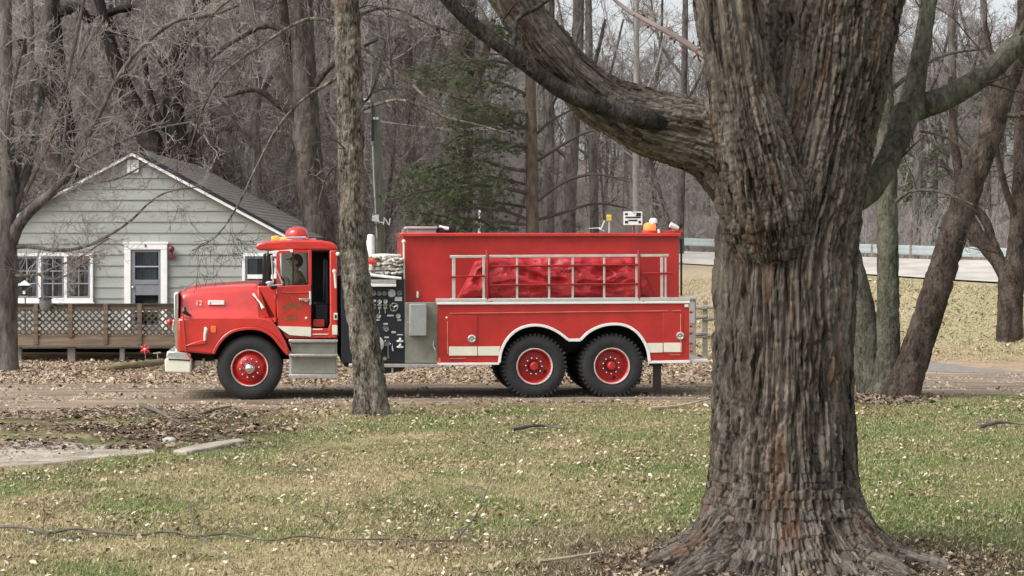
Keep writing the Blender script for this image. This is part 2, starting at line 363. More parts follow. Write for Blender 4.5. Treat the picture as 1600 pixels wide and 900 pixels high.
def slab(name, pts, h, mat, **kw):              # broken concrete slab lying in the grass, from its outline
    mb = MB(); n = len(pts)
    mb.add([(x, y, -.05) for x, y in pts]+[(x, y, h) for x, y in pts], [tuple(range(n-1, -1, -1)), tuple(range(n, 2*n))]+[(i, (i+1) % n, (i+1) % n+n, i+n) for i in range(n)])
    return mb.build(name, mat, bevel=.02, fixn=True, **kw)
def gpt(px, py): d = gd(py); return ((px-800)/F*d, d)
slab('pavement_slab', [gpt(*p) for p in [(-160, 735), (0, 731), (60, 727), (135, 719), (180, 714), (245, 709), (238, 702), (150, 698), (95, 691), (0, 689), (-160, 688)]], .018, m_conc, kind='structure')
tag(slab('kerb_stone', [gpt(*p) for p in [(270, 709), (292, 711), (330, 704), (384, 693), (374, 690), (330, 696), (290, 703)]], .045, m_conc), 'broken pale concrete edging strip lying in the grass beside the slab', 'edging stone')

# ------------------------------------------------------------------ house
def house():
    D = 50.0; k = D/F
    X = lambda px: (px-800)*k
    Z = lambda py: CZ-(py-HY)*k
    h = thing('house', (X(208), D, 0), 'single-storey sage green house with a low gable and white trimmed windows', 'house')
    xl, xr, xc = X(-17), X(433), X(208); ze = Z(360.5); zp = Z(240); slope = (zp-ze)/(xr-xc); z0 = .1; yb = D+10
    mb = MB(); mb.prism([(xl+.02, z0), (xr-.02, z0), (xr-.02, ze-.05), (xc, zp-.05), (xl+.02, ze-.05)], D+.03, yb)
    mb.build('wall', m_side, h)
    pitch = 17.1*k; i = 0; zb = Z(517.5)
    while zb < zp-.02:
        zt = min(zb+pitch, zp)
        def xa(z): return (xl, xr) if z <= ze else (xc-(zp-z)/slope, xc+(zp-z)/slope)
        (a0, b0), (a1, b1) = xa(zb), xa(zt)
        rj = random.Random(i*7+1); js = sorted(rj.uniform(xl, xr) for _ in range(2)); js = [s for s in js if max(a0, a1)+.5 < s < min(b0, b1)-.5]
        if len(js) == 2 and js[1]-js[0] < .8: js = js[:1]
        cuts = [None]+js+[None]
        for q in range(len(cuts)-1):
            l_, r_ = cuts[q], cuts[q+1]; g = .004
            pts = [((a0, zb) if l_ is None else (l_+g, zb)), ((b0, zb) if r_ is None else (r_-g, zb))]
            if r_ is None and zb < ze < zt: pts += [(xr, ze)]
            if l_ is None and r_ is None and b1-a1 <= .02: pts += [(xc, zt)]
            else: pts += [((b1, zt) if r_ is None else (r_-g, zt)), ((a1, zt) if l_ is None else (l_+g, zt))]
            if l_ is None and zb < ze < zt: pts += [(xl, ze)]
            n = len(pts); vs = [(x, D+.028-.026*(1-(z-zb)/(zt-zb))-.004, z) for x, z in pts]+[(x, D+.032, z) for x, z in pts]
            MB().add(vs, [tuple(range(n)), tuple(range(2*n-1, n-1, -1))]+[(j, j+n, (j+1) % n+n, (j+1) % n) for j in range(n)]).build('siding_board', m_side, h, smooth=0, fixn=True)
        zb += pitch; i += 1
    # roof: two slopes; the slope towards the drive in courses of shingles
    ov = .42; y0 = D-.14; y1 = yb+.3; th = .10
    rf = MB()
    for s in (-1, 1):
        xe = xc+s*((xr-xc)+ov); zz = ze-ov*slope
        rf.prism([(xc, zp+.02), (xe, zz+.02), (xe, zz+.02+th*.5), (xc, zp+.02+th)], y0, y1)
    r = rf.build('roof', m_shing, h, fixn=True)
    nc = 22; xe = xc+(xr-xc)+ov; ze2 = ze-ov*slope
    for i in range(nc):
        t0, t1 = i/nc, (i+1.25)/nc
        t1 = min(t1, 1.003)
        xa_, za_ = xc+(xe-xc)*t0, zp+.105-(zp-ze2)*t0-.03*t0; xb_, zb_ = xc+(xe-xc)*t1, zp+.105-(zp-ze2)*t1-.03*t1
        MB().prism([(xa_, za_+.012), (xb_, zb_+.022), (xb_, zb_+.014), (xa_, za_-.004)], y0+.02-.006*(i % 2), y1).build('shingle_course', m_shing, r, smooth=0, fixn=True)
    for s in (-1, 1):
        xe = xc+s*((xr-xc)+ov); zz = ze-ov*slope
        f = MB().prism([(xc, zp+.018), (xe, zz+.018), (xe, zz-.055), (xc, zp-.055)], y0-.03, y0+.005); f.build('rake_board', m_trim, h, fixn=True)
        f = MB().prism([(xc, zp+.14), (xe, zz+.09), (xe, zz+.02), (xc, zp+.022)], y0-.045, y0+.01); f.build('drip_edge', m_black, h, fixn=True)
        MB().box((xc+s*(xr-xc)-.06, D-.035, z0), (xc+s*(xr-xc)+.06, D+.03, ze-.1)).build('corner_board', m_trim, h)
    # gable vent
    v = MB().box((X(199), D-.06, Z(270)), (X(217.5), D, Z(250))).build('gable_vent', m_trim, h, bevel=.01)
    for j in range(5):
        z = Z(267)+j*(Z(253)-Z(267))/4
        MB().bar((X(202), D-.066, z), (X(214.5), D-.066, z), .03, .012, (0, .6, 1)).build('louver', m_white, v, bevel=0)
    def window(x0, x1, y0p, y1p, lights, muntin, fw=4.5):
        a, b, c, d = X(x0), X(x1), Z(y1p), Z(y0p); w = fw*k
        f = MB().box((a, D-.075, c), (b, D+.0, c+w*1.35)).box((a, D-.072, d-w), (b, D, d)).box((a, D-.07, c+w*1.35), (a+w, D, d-w)).box((b-w, D-.07, c+w*1.35), (b, D, d-w)).box((a-.03, D-.10, c-.03), (b+.03, D-.01, c))
        win = f.build('window', m_trim, h, bevel=.006)
        ww = (b-a-w)/lights
        MB().box((a+.03, D-.012, c+.03), (b-.03, D-.008, d-.03)).build('backing', m_dark, win)
        for i in range(lights):
            l = a+w+i*ww; r_ = l+ww-w
            if i: MB().box((l-w, D-.069, c+w*1.35), (l, D, d-w)).build('mullion', m_trim, win)
            zb_, zt_ = c+w*1.35, d-w
            MB().box((l, D-.045, zb_), (l+.05, D-.01, zt_)).box((r_-.05, D-.045, zb_), (r_, D-.01, zt_)).box((l+.05, D-.044, zb_), (r_-.05, D-.01, zb_+.05)).box((l+.05, D-.044, zt_-.05), (r_-.05, D-.01, zt_)).build('sash', m_sash, win)
            MB().box((l+.02, D-.026, zb_+.02), (r_-.02, D-.022, zt_-.02)).build('pane', m_hglass, win)
            if muntin:
                mt = MB(); mx_ = (l+r_)/2
                mt.box((mx_-.010, D-.04, zb_+.05), (mx_+.010, D-.02, zt_-.05))
                for q in (1/3, 2/3):
                    zz = zb_+.05+(zt_-zb_-.1)*q; mt.box((l+.05, D-.039, zz-.012), (mx_-.013, D-.02, zz+.012)).box((mx_+.013, D-.039, zz-.012), (r_-.05, D-.02, zz+.012))
                mt.build('muntin', M('grey_muntin', (.30, .31, .32), .6) if 'grey_muntin' not in bpy.data.materials else bpy.data.materials['grey_muntin'], win)
            else:
                zz = (zb_+zt_)/2; MB().box((l+.05, D-.05, zz-.05), (r_-.05, D-.02, zz+.05)).build('meeting_rail', m_trim, win)
            cu = []
            for s in (0, 1):
                n = 24; x0_ = l+.05 if s == 0 else (l+r_)/2+.12
                cv = [(x0_+((r_-l)/2-.16)*j/n, D-.0165+.003*math.sin(j*1.4), z) for z in (zb_+.03, zt_-.03) for j in range(n+1)]
                MB().add(cv, [(j, j+1, j+n+2, j+n+1) for j in range(n)]).build('curtain', m_curt, win)
        return win
    window(20, 146, 396, 472, 3, True)
    window(379, 440, 396, 470, 1, False)
    # door
    a, b, c, d = X(195), X(262), .54, Z(380); w = 10*k
    dr = MB().box((a, D-.08, c), (a+w, D, d-w)).box((b-w, D-.08, c), (b, D, d-w)).box((a, D-.083, d-w), (b, D, d)).box((a-.03, D-.095, d-.02), (b+.03, D, d+.03)).build('door_frame', m_trim, h, bevel=.008)
    l, r_, zt_ = a+w, b-w, d-w
    door = MB().box((l, D-.05, c), (l+.10, D-.01, zt_)).box((r_-.06, D-.05, c), (r_, D-.01, zt_)).box((l+.1, D-.049, zt_-.06), (r_-.06, D-.01, zt_)).box((l+.1, D-.049, c), (r_-.06, D-.012, c+.12)).build('door', m_sash, h, bevel=.004)
    zs = [c+.12, Z(461), Z(444), Z(437), Z(417.5), Z(415.5), zt_-.06]
    MB().box((l+.1, D-.042, zs[1]), (r_-.06, D-.01, zs[2])).build('panel', m_sash, door)
    MB().box((l+.1, D-.055, zs[2]), (r_-.06, D-.01, zs[3])).build('rail', m_sash, door)
    MB().box((l+.1, D-.052, zs[4]), (r_-.06, D-.01, zs[5])).build('rail', m_curt, door)
    MB().box((l+.1, D-.049, zs[0]+.3), (r_-.06, D-.01, zs[0]+.34)).build('rail', m_curt, door)
    for p, q in ((zs[0], zs[0]+.3), (zs[0]+.34, zs[1]), (zs[3], zs[4]), (zs[5], zs[6])):
        MB().box((l+.08, D-.032, p), (r_-.05, D-.028, q)).build('pane', m_hglass, door)
    MB().box((l+.05, D-.012, c), (r_-.03, D-.009, zt_)).build('backing', m_dark, door)
    n = 40; cv = [(l+.12+(r_-l-.22)*j/n, D-.019+.005*math.sin(j*1.1), z) for z in (zs[3], zt_-.06) for j in range(n+1)]
    MB().add(cv, [(j, j+1, j+n+2, j+n+1) for j in range(n)]).build('curtain', m_curt, door)
    MB().sphere((l+.05, D-.08, c+1.0), .03).build('handle', m_chrome, door)
    text_obj('8', .10, m_black, 'house_number', h, loc=(X(228.5), D-.089, Z(386))-wloc(h) if False else Vector((X(228.5), D-.089, Z(386.5)))-wloc(h), rot=(R(90), 0, 0))
    lm = MB().sphere((X(269), D-.12, Z(389)), .075, 14, 10).tube([(X(269), D-.06, Z(402)), (X(269), D-.06, Z(394))], .03, 8).box((X(264), D-.10, Z(403.5)), (X(274), D-.0, Z(400.5)))
    lm.build('wall_lamp', M('dark_red_lamp', (.16, .02, .02), .35), h, label='dark red bulb on a red bracket beside the door')
    return h
def text_obj(s, size, mat, name, parent, loc, rot, ext=.004, align='CENTER'):
    c = bpy.data.curves.new(name, 'FONT'); c.body = s; c.size = size; c.extrude = ext; c.align_x = align
    t = bpy.data.objects.new('tmp_text', c); COL.objects.link(t); bpy.context.view_layer.update()
    me = bpy.data.meshes.new_from_object(t.evaluated_get(bpy.context.evaluated_depsgraph_get())); bpy.data.objects.remove(t); bpy.data.curves.remove(c)
    me.name = name; me.materials.clear(); me.materials.append(mat)
    o = link(name, me, parent); o.location = loc; o.rotation_euler = rot; return o
house()

def deck():
    D = 46.0; k = D/F; X = lambda px: (px-800)*k; Z = lambda py: CZ-(py-HY)*k
    x0, x1 = X(-90), X(345); zf = Z(527); h = thing('deck', ((x0+x1)/2, D, 0), 'raised brown timber deck with a lattice railing along the green house', 'deck')
    yb = 49.85
    n = 24
    for i in range(n):
        y = D+.02+(yb-D-.02)*i/n; MB().box((x0, y, zf-.04), (x1, y+(yb-D-.02)/n-.012, zf)).build('deck_board', m_deck, h)
    MB().box((x0, D-.04, Z(541)), (x1, D+.0, Z(527.5))).build('fascia_board', M('fascia_timber', (.20, .15, .105), .85, var=.3, scale=4, st=(.3, 1, 4)), h, bevel=.005)
    MB().box((x0, D-.06, Z(541.8)), (x1, D-.042, Z(538.6))).build('lower_strip', m_deck, h)
    MB().box((x0, D-.06, Z(477.2)), (x1, D+.06, Z(474.2))).build('cap_rail', M('dark_cap_rail', (.045, .036, .03), .85, var=.3), h, bevel=.005)
    MB().box((x0, D-.025, Z(483.5)), (x1, D+.02, Z(477.4))).build('top_rail', m_deck, h)
    MB().box((x0, D-.025, Z(528)), (x1, D+.02, Z(523.5))).build('bottom_rail', m_deck, h)
    for px in (-60, 57, 111, 166, 219, 300):
        MB().box((X(px)-.045, D-.075, Z(538 if px != 111 else 527)), (X(px)+.045, D-.028, Z(474.5))).build('rail_post', m_deck, h, bevel=.004)
    for px in (-40, 29, 110.5, 190, 275, 340):
        MB().box((X(px)-.05-(.03 if px == 110.5 else 0), D+.05, -.05), (X(px)+.05+(.03 if px == 110.5 else 0), D+.15, Z(541))).build('support_post', m_fence, h)
    # diagonal lattice, each lath a part
    za, zb = Z(523.6), Z(483.4); H = zb-za; sp = 10.4*k; w = .036; cache = {}
    lo = wloc(h)
    for s in (-1, 1):
        x = x0-H
        while x < x1:
            # lath runs from (x, za) to (x+H, zb) for s=1, mirrored for s=-1
            ta, tb = max(0, (x0-x)/H), min(1, (x1-x)/H)
            if tb-ta > .1:
                key = (s, round(ta, 3), round(tb, 3))
                if key not in cache:
                    m = MB(); p = (H*ta, 0, H*(ta if s == 1 else 1-ta)); q = (H*tb, 0, H*(tb if s == 1 else 1-tb))
                    m.bar(p, q, .008, w, (0, 1, 0)) if False else m.bar(p, q, w, .008, (0, 1, 0))
                    cache[key] = m.mesh('lattice_slat', m_latt, 0)
                o = link('lattice_slat', cache[key], h); o.location = Vector((x, D+(-.004 if s == 1 else .005), za))-lo
            x += sp
    return h
deck()
# things on and by the deck
def bird_feeder():
    D = 46.2; k = D/F; c = P(38.5, 450, D)
    f = thing('bird_feeder', (c.x, D, c.z-.3), 'white roofed bird feeder hanging in front of the triple window', 'bird feeder')
    MB().add([(c.x-.13, D-.12, c.z+.06), (c.x+.13, D-.12, c.z+.06), (c.x+.13, D+.12, c.z+.06), (c.x-.13, D+.12, c.z+.06), (c.x, D, c.z+.17)], [(3, 2, 1, 0), (0, 1, 4), (1, 2, 4), (2, 3, 4), (3, 0, 4)]).build('roof', m_white, f)
    MB().box((c.x-.06, D-.06, c.z-.17), (c.x+.06, D+.06, c.z+.058)).build('seed_box', m_black, f, bevel=.01)
    MB().box((c.x-.025, D-.07, c.z-.13), (c.x+.03, D-.062, c.z-.06)).build('port', m_white, f)
    MB().box((c.x-.10, D-.10, c.z-.2), (c.x+.10, D+.10, c.z-.172)).build('tray', m_grey, f)
    MB().tube([(c.x, D, c.z+.165), (c.x+.01, D-.02, c.z+.75)], .006, 5).build('hanger', m_black, f)
    MB().tube([(c.x, D+.06, .53), (c.x, D+.06, c.z-.1)], .015, 6).build('pole', m_black, f)
bird_feeder()
def flowerpot():
    D = 45.86; c = P(71, 474, D)
    f = thing('rail_planter', (c.x, D, c.z-.1), 'rounded grey-green pot hooked over the deck railing', 'planter')
    MB().lathe([(.05, -.15), (.10, -.14), (.13, -.05), (.14, .03), (.12, .10), (.10, .10)], (c.x, D, c.z), 16, 'z').build('bowl', M('greenish_pot', (.13, .15, .12), .7, var=.3), f, fixn=True)
    MB().lathe([(.12, .09), (.155, .095), (.15, .12), (.06, .145), (.01, .15)], (c.x, D, c.z), 16, 'z').build('lid', m_black, f, fixn=True)
    MB().bar((c.x+.08, D+.02, c.z+.05), (c.x+.02, D+.14, c.z+.02), .02, .02).build('hook', m_black, f)
flowerpot()
def stake_flower():
    D = 45.3; c = P(227, 546, D)
    f = thing('garden_stake', (c.x, D, 0), 'red flower ornament on a thin stake under the deck edge', 'garden ornament')
    MB().tube([(c.x, D, 0), (c.x, D, c.z)], .006, 5).build('stake', m_alu, f)
    pm = MB().sphere((0, 0, 0), .05, 10, 6, (1, .35, .62)).mesh('petal', M('red_petal', (.55, .04, .04), .4))
    for i in range(6):
        a = i*math.pi/3+.5; o = link('petal', pm, f); o.location = (math.cos(a)*.065, -.01, c.z+math.sin(a)*.065); o.rotation_euler = (0, -a, 0)
    MB().sphere((c.x, D-.03, c.z), .035).build('centre', M('pink_centre', (.8, .4, .38), .4), f)
    c = P(246, 552, D)
    g = thing('plant_marker', (c.x, D, 0), 'small pale T-shaped stake beside the red flower ornament', 'garden stake')
    MB().tube([(c.x, D, 0), (c.x, D, c.z)], .01, 6).build('stake', m_alu, g); MB().bar((c.x-.09, D, c.z), (c.x+.07, D, c.z+.02), .03, .025).build('crossbar', m_alu, g)
stake_flower()
# ------------------------------------------------------------------ fire truck (local x: along the truck, front negative; y: 0 near side, W far side)
TH = .10; W = 2.44; D0 = 35.0
truck = thing('fire_truck', (0, D0, 0), 'red three-axle fire tanker truck parked on the dirt drive', 'fire truck', rz=TH)
_c, _s = math.cos(TH), math.sin(TH)
def S(px, py, w=0.):
    q = (px-800)/F; yb = D0+w*_c; xb = -w*_s        # plane y = w of the truck
    t = (q*yb-xb)/(_c-q*_s); y = yb+t*_s
    return (t, CZ-(py-HY)/F*y)
def SP(pts, w=0.): return [S(a, b, w) for a, b in pts]
def V3(px, py, w): x, z = S(px, py, w); return Vector((x, w, z))
def tp(mb, name, mat, bevel=0, smooth=35, parent=truck, fix=True, **kw): return mb.build(name, mat, parent, world=False, bevel=bevel, smooth=smooth, fixn=fix, **kw)
def pr(name, pts, w0, w1, mat, bevel=0, parent=truck, at=None, **kw): return tp(MB().prism(SP(pts, w0 if at is None else at), w0, w1), name, mat, bevel, parent=parent, **kw)
def bx(name, a, b, w0, w1, mat, bevel=0, parent=truck, at=None, **kw):   # two opposite pixel corners
    return pr(name, [(a[0], a[1]), (b[0], a[1]), (b[0], b[1]), (a[0], b[1])], w0, w1, mat, bevel, parent, at, **kw)
def ribbon(pts, wd):                     # closed outline of a band along a polyline, in (x, z)
    p = [Vector(q) for q in pts]; L_, R_ = [], []
    for i in range(len(p)):
        d = (p[min(i+1, len(p)-1)]-p[max(i-1, 0)]).normalized(); nrm = Vector((-d.y, d.x))
        L_.append(tuple(p[i]+nrm*wd/2)); R_.append(tuple(p[i]-nrm*wd/2))
    return L_+R_[::-1]
def spline(pts, k=5):
    out = []; p = [Vector(q) for q in pts]; p = [p[0]*2-p[1]]+p+[p[-1]*2-p[-2]]
    for i in range(1, len(p)-2):
        for j in range(k):
            t = j/k; a, b, c, d = p[i-1:i+3]
            out.append(.5*((2*b)+(c-a)*t+(2*a-5*b+4*c-d)*t*t+(3*b-a-3*c+d)*t**3))
    return [tuple(v) for v in out+[p[-2]]]
def mirror(o):                            # far-side copy of a near-side part
    me = o.data.copy(); me.transform(Matrix.Translation((0, W, 0)) @ Matrix.Diagonal((1, -1, 1, 1))); me.flip_normals()
    c = o.copy(); c.data = me; COL.objects.link(c); return c

# --- running gear
for w in (.78, 1.58): tp(MB().box((S(300, 0)[0], w, .72), (S(1045, 0)[0], w+.09, .98)), 'chassis_rail', m_under)
tp(MB().box((S(330, 0)[0], .80, .62), (S(470, 0)[0], 1.66, 1.35)), 'engine_block', m_under, .04)
tp(MB().tube([(S(520, 0)[0], 1.22, .72), (S(836, 0)[0], 1.22, .60), (S(957, 0)[0], 1.22, .58)], .06, 10), 'drive_shaft', m_under)
tp(MB().box((S(700, 0)[0], .72, .62), (S(775, 0)[0], 1.72, 1.0)), 'frame_tank', m_under, .03)
lug_me = MB().lathe([(.001, -.05), (.013, -.045), (.018, -.02), (.018, 0)], (0, 0, 0), 8).mesh('lug_nut', m_chrome)
def tyre(R_, wd, lugs):
    p = [(.285, .03), (.30, .012), (.335, -.004), (.40, -.014), (.455, -.006), (R_-.035, .012), (R_-.010, .034), (R_, .06)]
    p = p+[(R_, wd/2)]+[(r, wd-a) for r, a in p[::-1]]
    mb = MB().lathe(p, (0, 0, 0), 56, cap=False)
    if lugs:
        for i in range(44):
            a = 2*math.pi*i/44; ca, sa = math.cos(a), math.sin(a)
            for w0, w1 in ((-.002, .095), (wd-.095, wd+.002)):
                r0, r1, h = R_-.055, R_+.018, .019
                vs = [((r*ca-t*sa), w, (r*sa+t*ca)) for w in (w0+(.012 if w0 < 0 else 0), w1) for r, t in ((r0, -h), (r1, -h*.8), (r1, h*.8), (r0, h))]
                mb.add(vs, [(0, 1, 2, 3), (7, 6, 5, 4), (0, 4, 5, 1), (1, 5, 6, 2), (2, 6, 7, 3)])
    else:
        for q in (.30, .42, .58, .70):        # rib grooves read as raised ribs
            mb.lathe([(R_+.001, wd*q-.018), (R_+.008, wd*q-.015), (R_+.008, wd*q+.015), (R_+.001, wd*q+.018)], (0, 0, 0), 56, cap=False)
    return mb.mesh('tyre', m_rubber, 40)
ty_f = tyre(.522, .28, False); ty_r = tyre(.522, .27, True)
rim_f = MB().lathe([(.289, .03), (.27, .05), (.255, .075), (.235, .06), (.20, .015), (.165, -.01), (.10, -.02), (.001, -.02)], (0, 0, 0), 40, cap=False).mesh('wheel', m_redrim)
ring_me = MB().lathe([(.285, .02), (.303, .0), (.296, -.008), (.287, .004), (.280, .03), (.285, .02)], (0, 0, 0), 40, cap=False).mesh('rim_ring', m_ring)
ring_me2 = MB().lathe([(.285, .03), (.304, .0), (.296, -.01), (.284, -.004), (.278, .035), (.285, .03)], (0, 0, 0), 40, cap=False).mesh('rim_ring', m_ring)
hub_f = MB().lathe([(.001, -.15), (.045, -.148), (.07, -.13), (.085, -.09), (.10, -.06), (.105, -.02)], (0, 0, 0), 24).mesh('hub_cap', m_chrome)
rim_r = MB().lathe([(.289, .03), (.262, .05), (.255, .15), (.235, .17), (.18, .165), (.10, .16), (.001, .16)], (0, 0, 0), 40, cap=False).mesh('wheel', m_redrim)
hub_r = MB().lathe([(.001, .0), (.05, .0), (.068, .015), (.075, .05), (.085, .16)], (0, 0, 0), 20).mesh('hub_cap', m_redrim)
hole_me = MB().lathe([(.001, -.001), (.03, -.001), (.033, .004)], (0, 0, 0), 12).mesh('hand_hole', m_black)
def wheel(t, zc, w, rear, far, rot=0.):
    o = link('wheel', rim_r if rear else rim_f, truck); o.location = (t, w, zc); o.rotation_euler = (0, rot, math.pi if far else 0)
    link('tyre', ty_r if rear else ty_f, o); link('rim_ring', ring_me2 if rear else ring_me, o); link('hub_cap', hub_r if rear else hub_f, o)
    for i in range(10):
        a = i*math.pi/5+.1; l = link('lug_nut', lug_me, o); rr = .135 if rear else .152; l.location = (math.cos(a)*rr, .16 if rear else -.006, math.sin(a)*rr)
    if rear:
        for a in (.3,): l = link('hand_hole', hole_me, o); l.location = (math.cos(a)*.205, .163, -math.sin(a)*.205)
tf = S(390, 580)[0]; t1 = S(836, 577)[0]; t2 = S(957, 574)[0]
wheel(tf, .52, .05, False, False); wheel(tf, .52, W-.05, False, True)
for t, rt in ((t1, .15), (t2, 1.0)):
    wheel(t, .52, .05, True, False, rt); wheel(t, .52, W-.05, True, True)
    for w in (.36, W-.36-.27):                # inner tyre of each dual pair
        o = link('inner_tyre', ty_r, truck); o.location = (t, w, .52)
    tp(MB().tube([(t, .2, .52), (t, W-.2, .52)], .10, 12).sphere((t, W/2, .52), .24, 14, 10), 'axle', m_under)
tp(MB().tube([(tf, .2, .50), (tf, W-.2, .50)], .06, 10), 'axle', m_under)

# --- front end
fend = [(277.5, 499), (300, 495), (403, 495), (424, 499), (436, 514), (446, 533), (454, 553), (447, 554), (440, 541), (430, 527), (417, 517.5), (401, 512.5), (380, 512.5), (362, 517), (347.5, 527.5), (338, 541), (332, 554), (300, 551), (278.5, 549)]
o = pr('front_fender', fend, .0, .36, m_red, .03); mirror(o)
arch = spline([(333, 553), (339, 541), (349, 528), (363, 518), (381, 513.5), (400, 513.5), (416, 518.5), (429, 528), (439, 541), (450, 554)], 4)
o = tp(MB().prism(ribbon(SP(arch), .05), -.022, .05), 'wheel_arch_lip', m_red, .012); mirror(o)
o = tp(MB().prism(SP([(333, 550), (340, 540), (350, 528), (364, 519), (400, 515), (417, 520), (431, 530), (446, 552), (452, 552), (452, 500), (333, 500)], .36), .37, .42), 'wheel_well_liner', m_black); mirror(o)
tp(MB().box((S(298, 0)[0], .45, .62), (S(332, 0)[0], W-.45, 1.05)), 'front_frame', m_under)
# bonnet, lofted from sections across the truck
st = [(277, 459.5, 500), (284, 454, 499), (300, 449.5, 497), (330, 447, 496), (365, 445, 495.5), (400, 443.5, 496), (430, 446, 498)]
vs = []; ns = 0
for i, (px, yt, yc) in enumerate(st):
    x, zc = S(px, yc, .0); zt = S(px, yt, .3)[1]; dz = zt-zc; f = .0 if i else .0
    half = [(.03, zc-.05), (.05, zc+.02), (.10, zc+.06), (.15, zc+.11), (.19, zc+.5*dz), (.23, zc+.80*dz), (.30, zc+.94*dz), (.42, zt), (.75, zt+.035), (1.22, zt+.05)]
    row = half+[(W-w, z) for w, z in half[-2::-1]]; ns = len(row); vs += [(x, w, z) for w, z in row]
mb = MB(); nst = len(st)
mb.add(vs, [(i*ns+j, i*ns+j+1, (i+1)*ns+j+1, (i+1)*ns+j) for i in range(nst-1) for j in range(ns-1)]+[tuple(range(ns-1, -1, -1)), tuple((nst-1)*ns+j for j in range(ns))])
bonnet = tp(mb, 'bonnet', m_red, 0, 50)
b = bonnet.modifiers.new('sub', 'SUBSURF'); b.levels = 1; b.render_levels = 2
pr('bonnet_side_panel', [(281, 497), (281, 500), (430, 500), (430, 497)], .04, W-.04, m_red)
bx('front_bulkhead', (278.5, 497), (300, 549), .05, W-.05, m_red, .02)
# grille with chrome surround
g = pr('grille', [(271.5, 460), (276.8, 456), (278.5, 456), (278.5, 549), (274.5, 549), (272, 520)], .06, W-.06, m_chrome, .012)
x0 = S(271.3, 0, .06)[0]
for i in range(9):
    z = S(272, 470+i*8, .06)[1]; tp(MB().box((x0-.012, .2, z-.012), (x0+.02, W-.2, z+.012)), 'grille_bar', m_black, parent=g)
for w in (.12, W-.40):
    hl = tp(MB().box((x0-.02, w, S(272, 520)[1]), (x0+.03, w+.28, S(272, 500)[1])), 'headlight', m_chrome, .015)
    tp(MB().box((x0-.03, w+.03, S(272, 517)[1]), (x0-.018, w+.25, S(272, 503)[1])), 'lens', M('headlight_glass', (.6, .62, .62), .1), parent=hl)
sl = MB().sphere((x0-.06, .02, S(270, 503)[1]), .055, 12, 8).tube([(x0-.05, .03, S(270, 512)[1]), (x0-.05, .03, S(270, 503)[1])], .02, 6)
tp(sl, 'signal_lamp', m_redlens)
# corner marker, latches, badges on the nose
tp(MB().tube([V3(287, 481, .0), V3(288, 487, -.03), V3(292, 490, -.04), V3(299, 494, .01)], [.035, .045, .03, .012], 8), 'bonnet_latch', m_black)
bx('side_marker', (329.5, 509.5), (337.5, 520), -.015, .02, m_orange_r, .006)
o = pr('nose_rib', [(288, 541), (300, 536), (320, 530), (323, 533), (321, 538), (300, 540)], -.035, .02, m_red, .012)
tp(MB().tube([V3(320, 532, -.04), V3(320, 524, -.05), V3(322, 515, -.045), V3(321, 512, -.02)], [.02, .022, .03, .02], 8), 'bonnet_release', m_cream)
tp(MB().tube([V3(284, 482, .02), V3(286, 500, -.01), V3(289, 530, -.012), V3(291, 550, -.01), V3(300, 563, -.02)], .012, 6), 'trim_strip', m_red)
tp(MB().tube([V3(396, 459.5, .16), V3(400, 465, .10), V3(407, 474, .10), V3(411, 482, .05)], [.022, .012, .016, .03], 8), 'bonnet_hook', m_cream)
tp(MB().tube([V3(403.5, 447, .24), V3(404, 460, .15), V3(404, 480, .10), V3(405, 496, .02)], .008, 5), 'bonnet_seam', m_black)
def hz(px, py, w): x, z = S(px, py, w); return Vector((x, w, z))
lt = (R(90-9), 0, 0)
text_obj('12', .115, m_cream, 'unit_number', truck, hz(310.5, 477, .155), lt)
pl = bx('name_plate', (325, 469.3), (350.5, 476.3), .135, .19, m_white, .004, at=.15)
text_obj('L', .05, m_black, 'plate_mark', truck, hz(329, 475, .132), (R(90), 0, 0))
# bumper
bp = pr('front_bumper', [(257, 561), (258, 582), (298, 583.5), (299, 562), (262, 560)], -.04, W+.04, m_cream, .025)
o = tp(MB().prism(SP([(259, 560.5), (261, 549), (276, 549), (297, 552), (299, 561)]), -.0, W), 'bumper_step', m_alu, .02)
tp(MB().bar(V3(263, 561, -.045), V3(297, 563, -.045), .012, .02), 'bumper_slot', m_black)
bx('tow_bracket', (304, 563), (314, 572), .3, .4, m_silver, .01)
tp(MB().tube([V3(318, 560, .3), V3(319, 572, .3)], .02, 6), 'tow_pin', m_silver)

# --- cab
bx('cab_floor', (431, 517), (527, 529), .12, W-.12, m_red, .01)
pr('cowl', [(402, 446.5), (432, 447), (432, 526), (452, 545), (440, 528), (430, 515), (404, 497)], .12, W-.12, m_red, .02)
pr('cowl_top', [(404, 441.5), (431, 443.5), (432, 448), (404, 447)], .16, W-.16, m_black, .01)
door = pr('door', [(431, 447), (486, 445), (486.5, 526), (453, 524), (440, 515), (433.5, 508)], .035, .09, m_red, .014)
far_door = mirror(door)
tp(MB().prism(SP([(481.5, 391), (487, 391), (487, 446), (482, 446)]), .04, .09), 'door_frame', m_red, .008, parent=door)
tp(MB().prism(SP([(436, 391.5), (482, 391), (482, 395), (436, 396)]), .041, .088), 'door_frame', m_red, .006, parent=door)
tp(MB().prism(SP([(431.5, 395), (436.5, 391), (440, 447), (432, 447)]), .042, .09), 'door_frame', m_red, .006, parent=door)
bx('vent_bar', (456.5, 395.5), (459.5, 446), .055, .075, m_black, 0, parent=door)
tp(MB().prism(SP([(434, 394), (484, 393), (484, 446), (436, 447)], .06), .062, .066), 'pane', m_glass, parent=door)
tp(MB().prism(SP([(433, 509.5), (486, 511), (486, 525.7), (452.5, 523.5), (441, 516)], .03), .026, .04), 'reflective_stripe', m_cream, parent=door)
tp(MB().tube([V3(439, 457, .03), V3(452, 457.5, .028), V3(482, 457, .03)], .014, 6), 'door_ridge', m_red, parent=door)
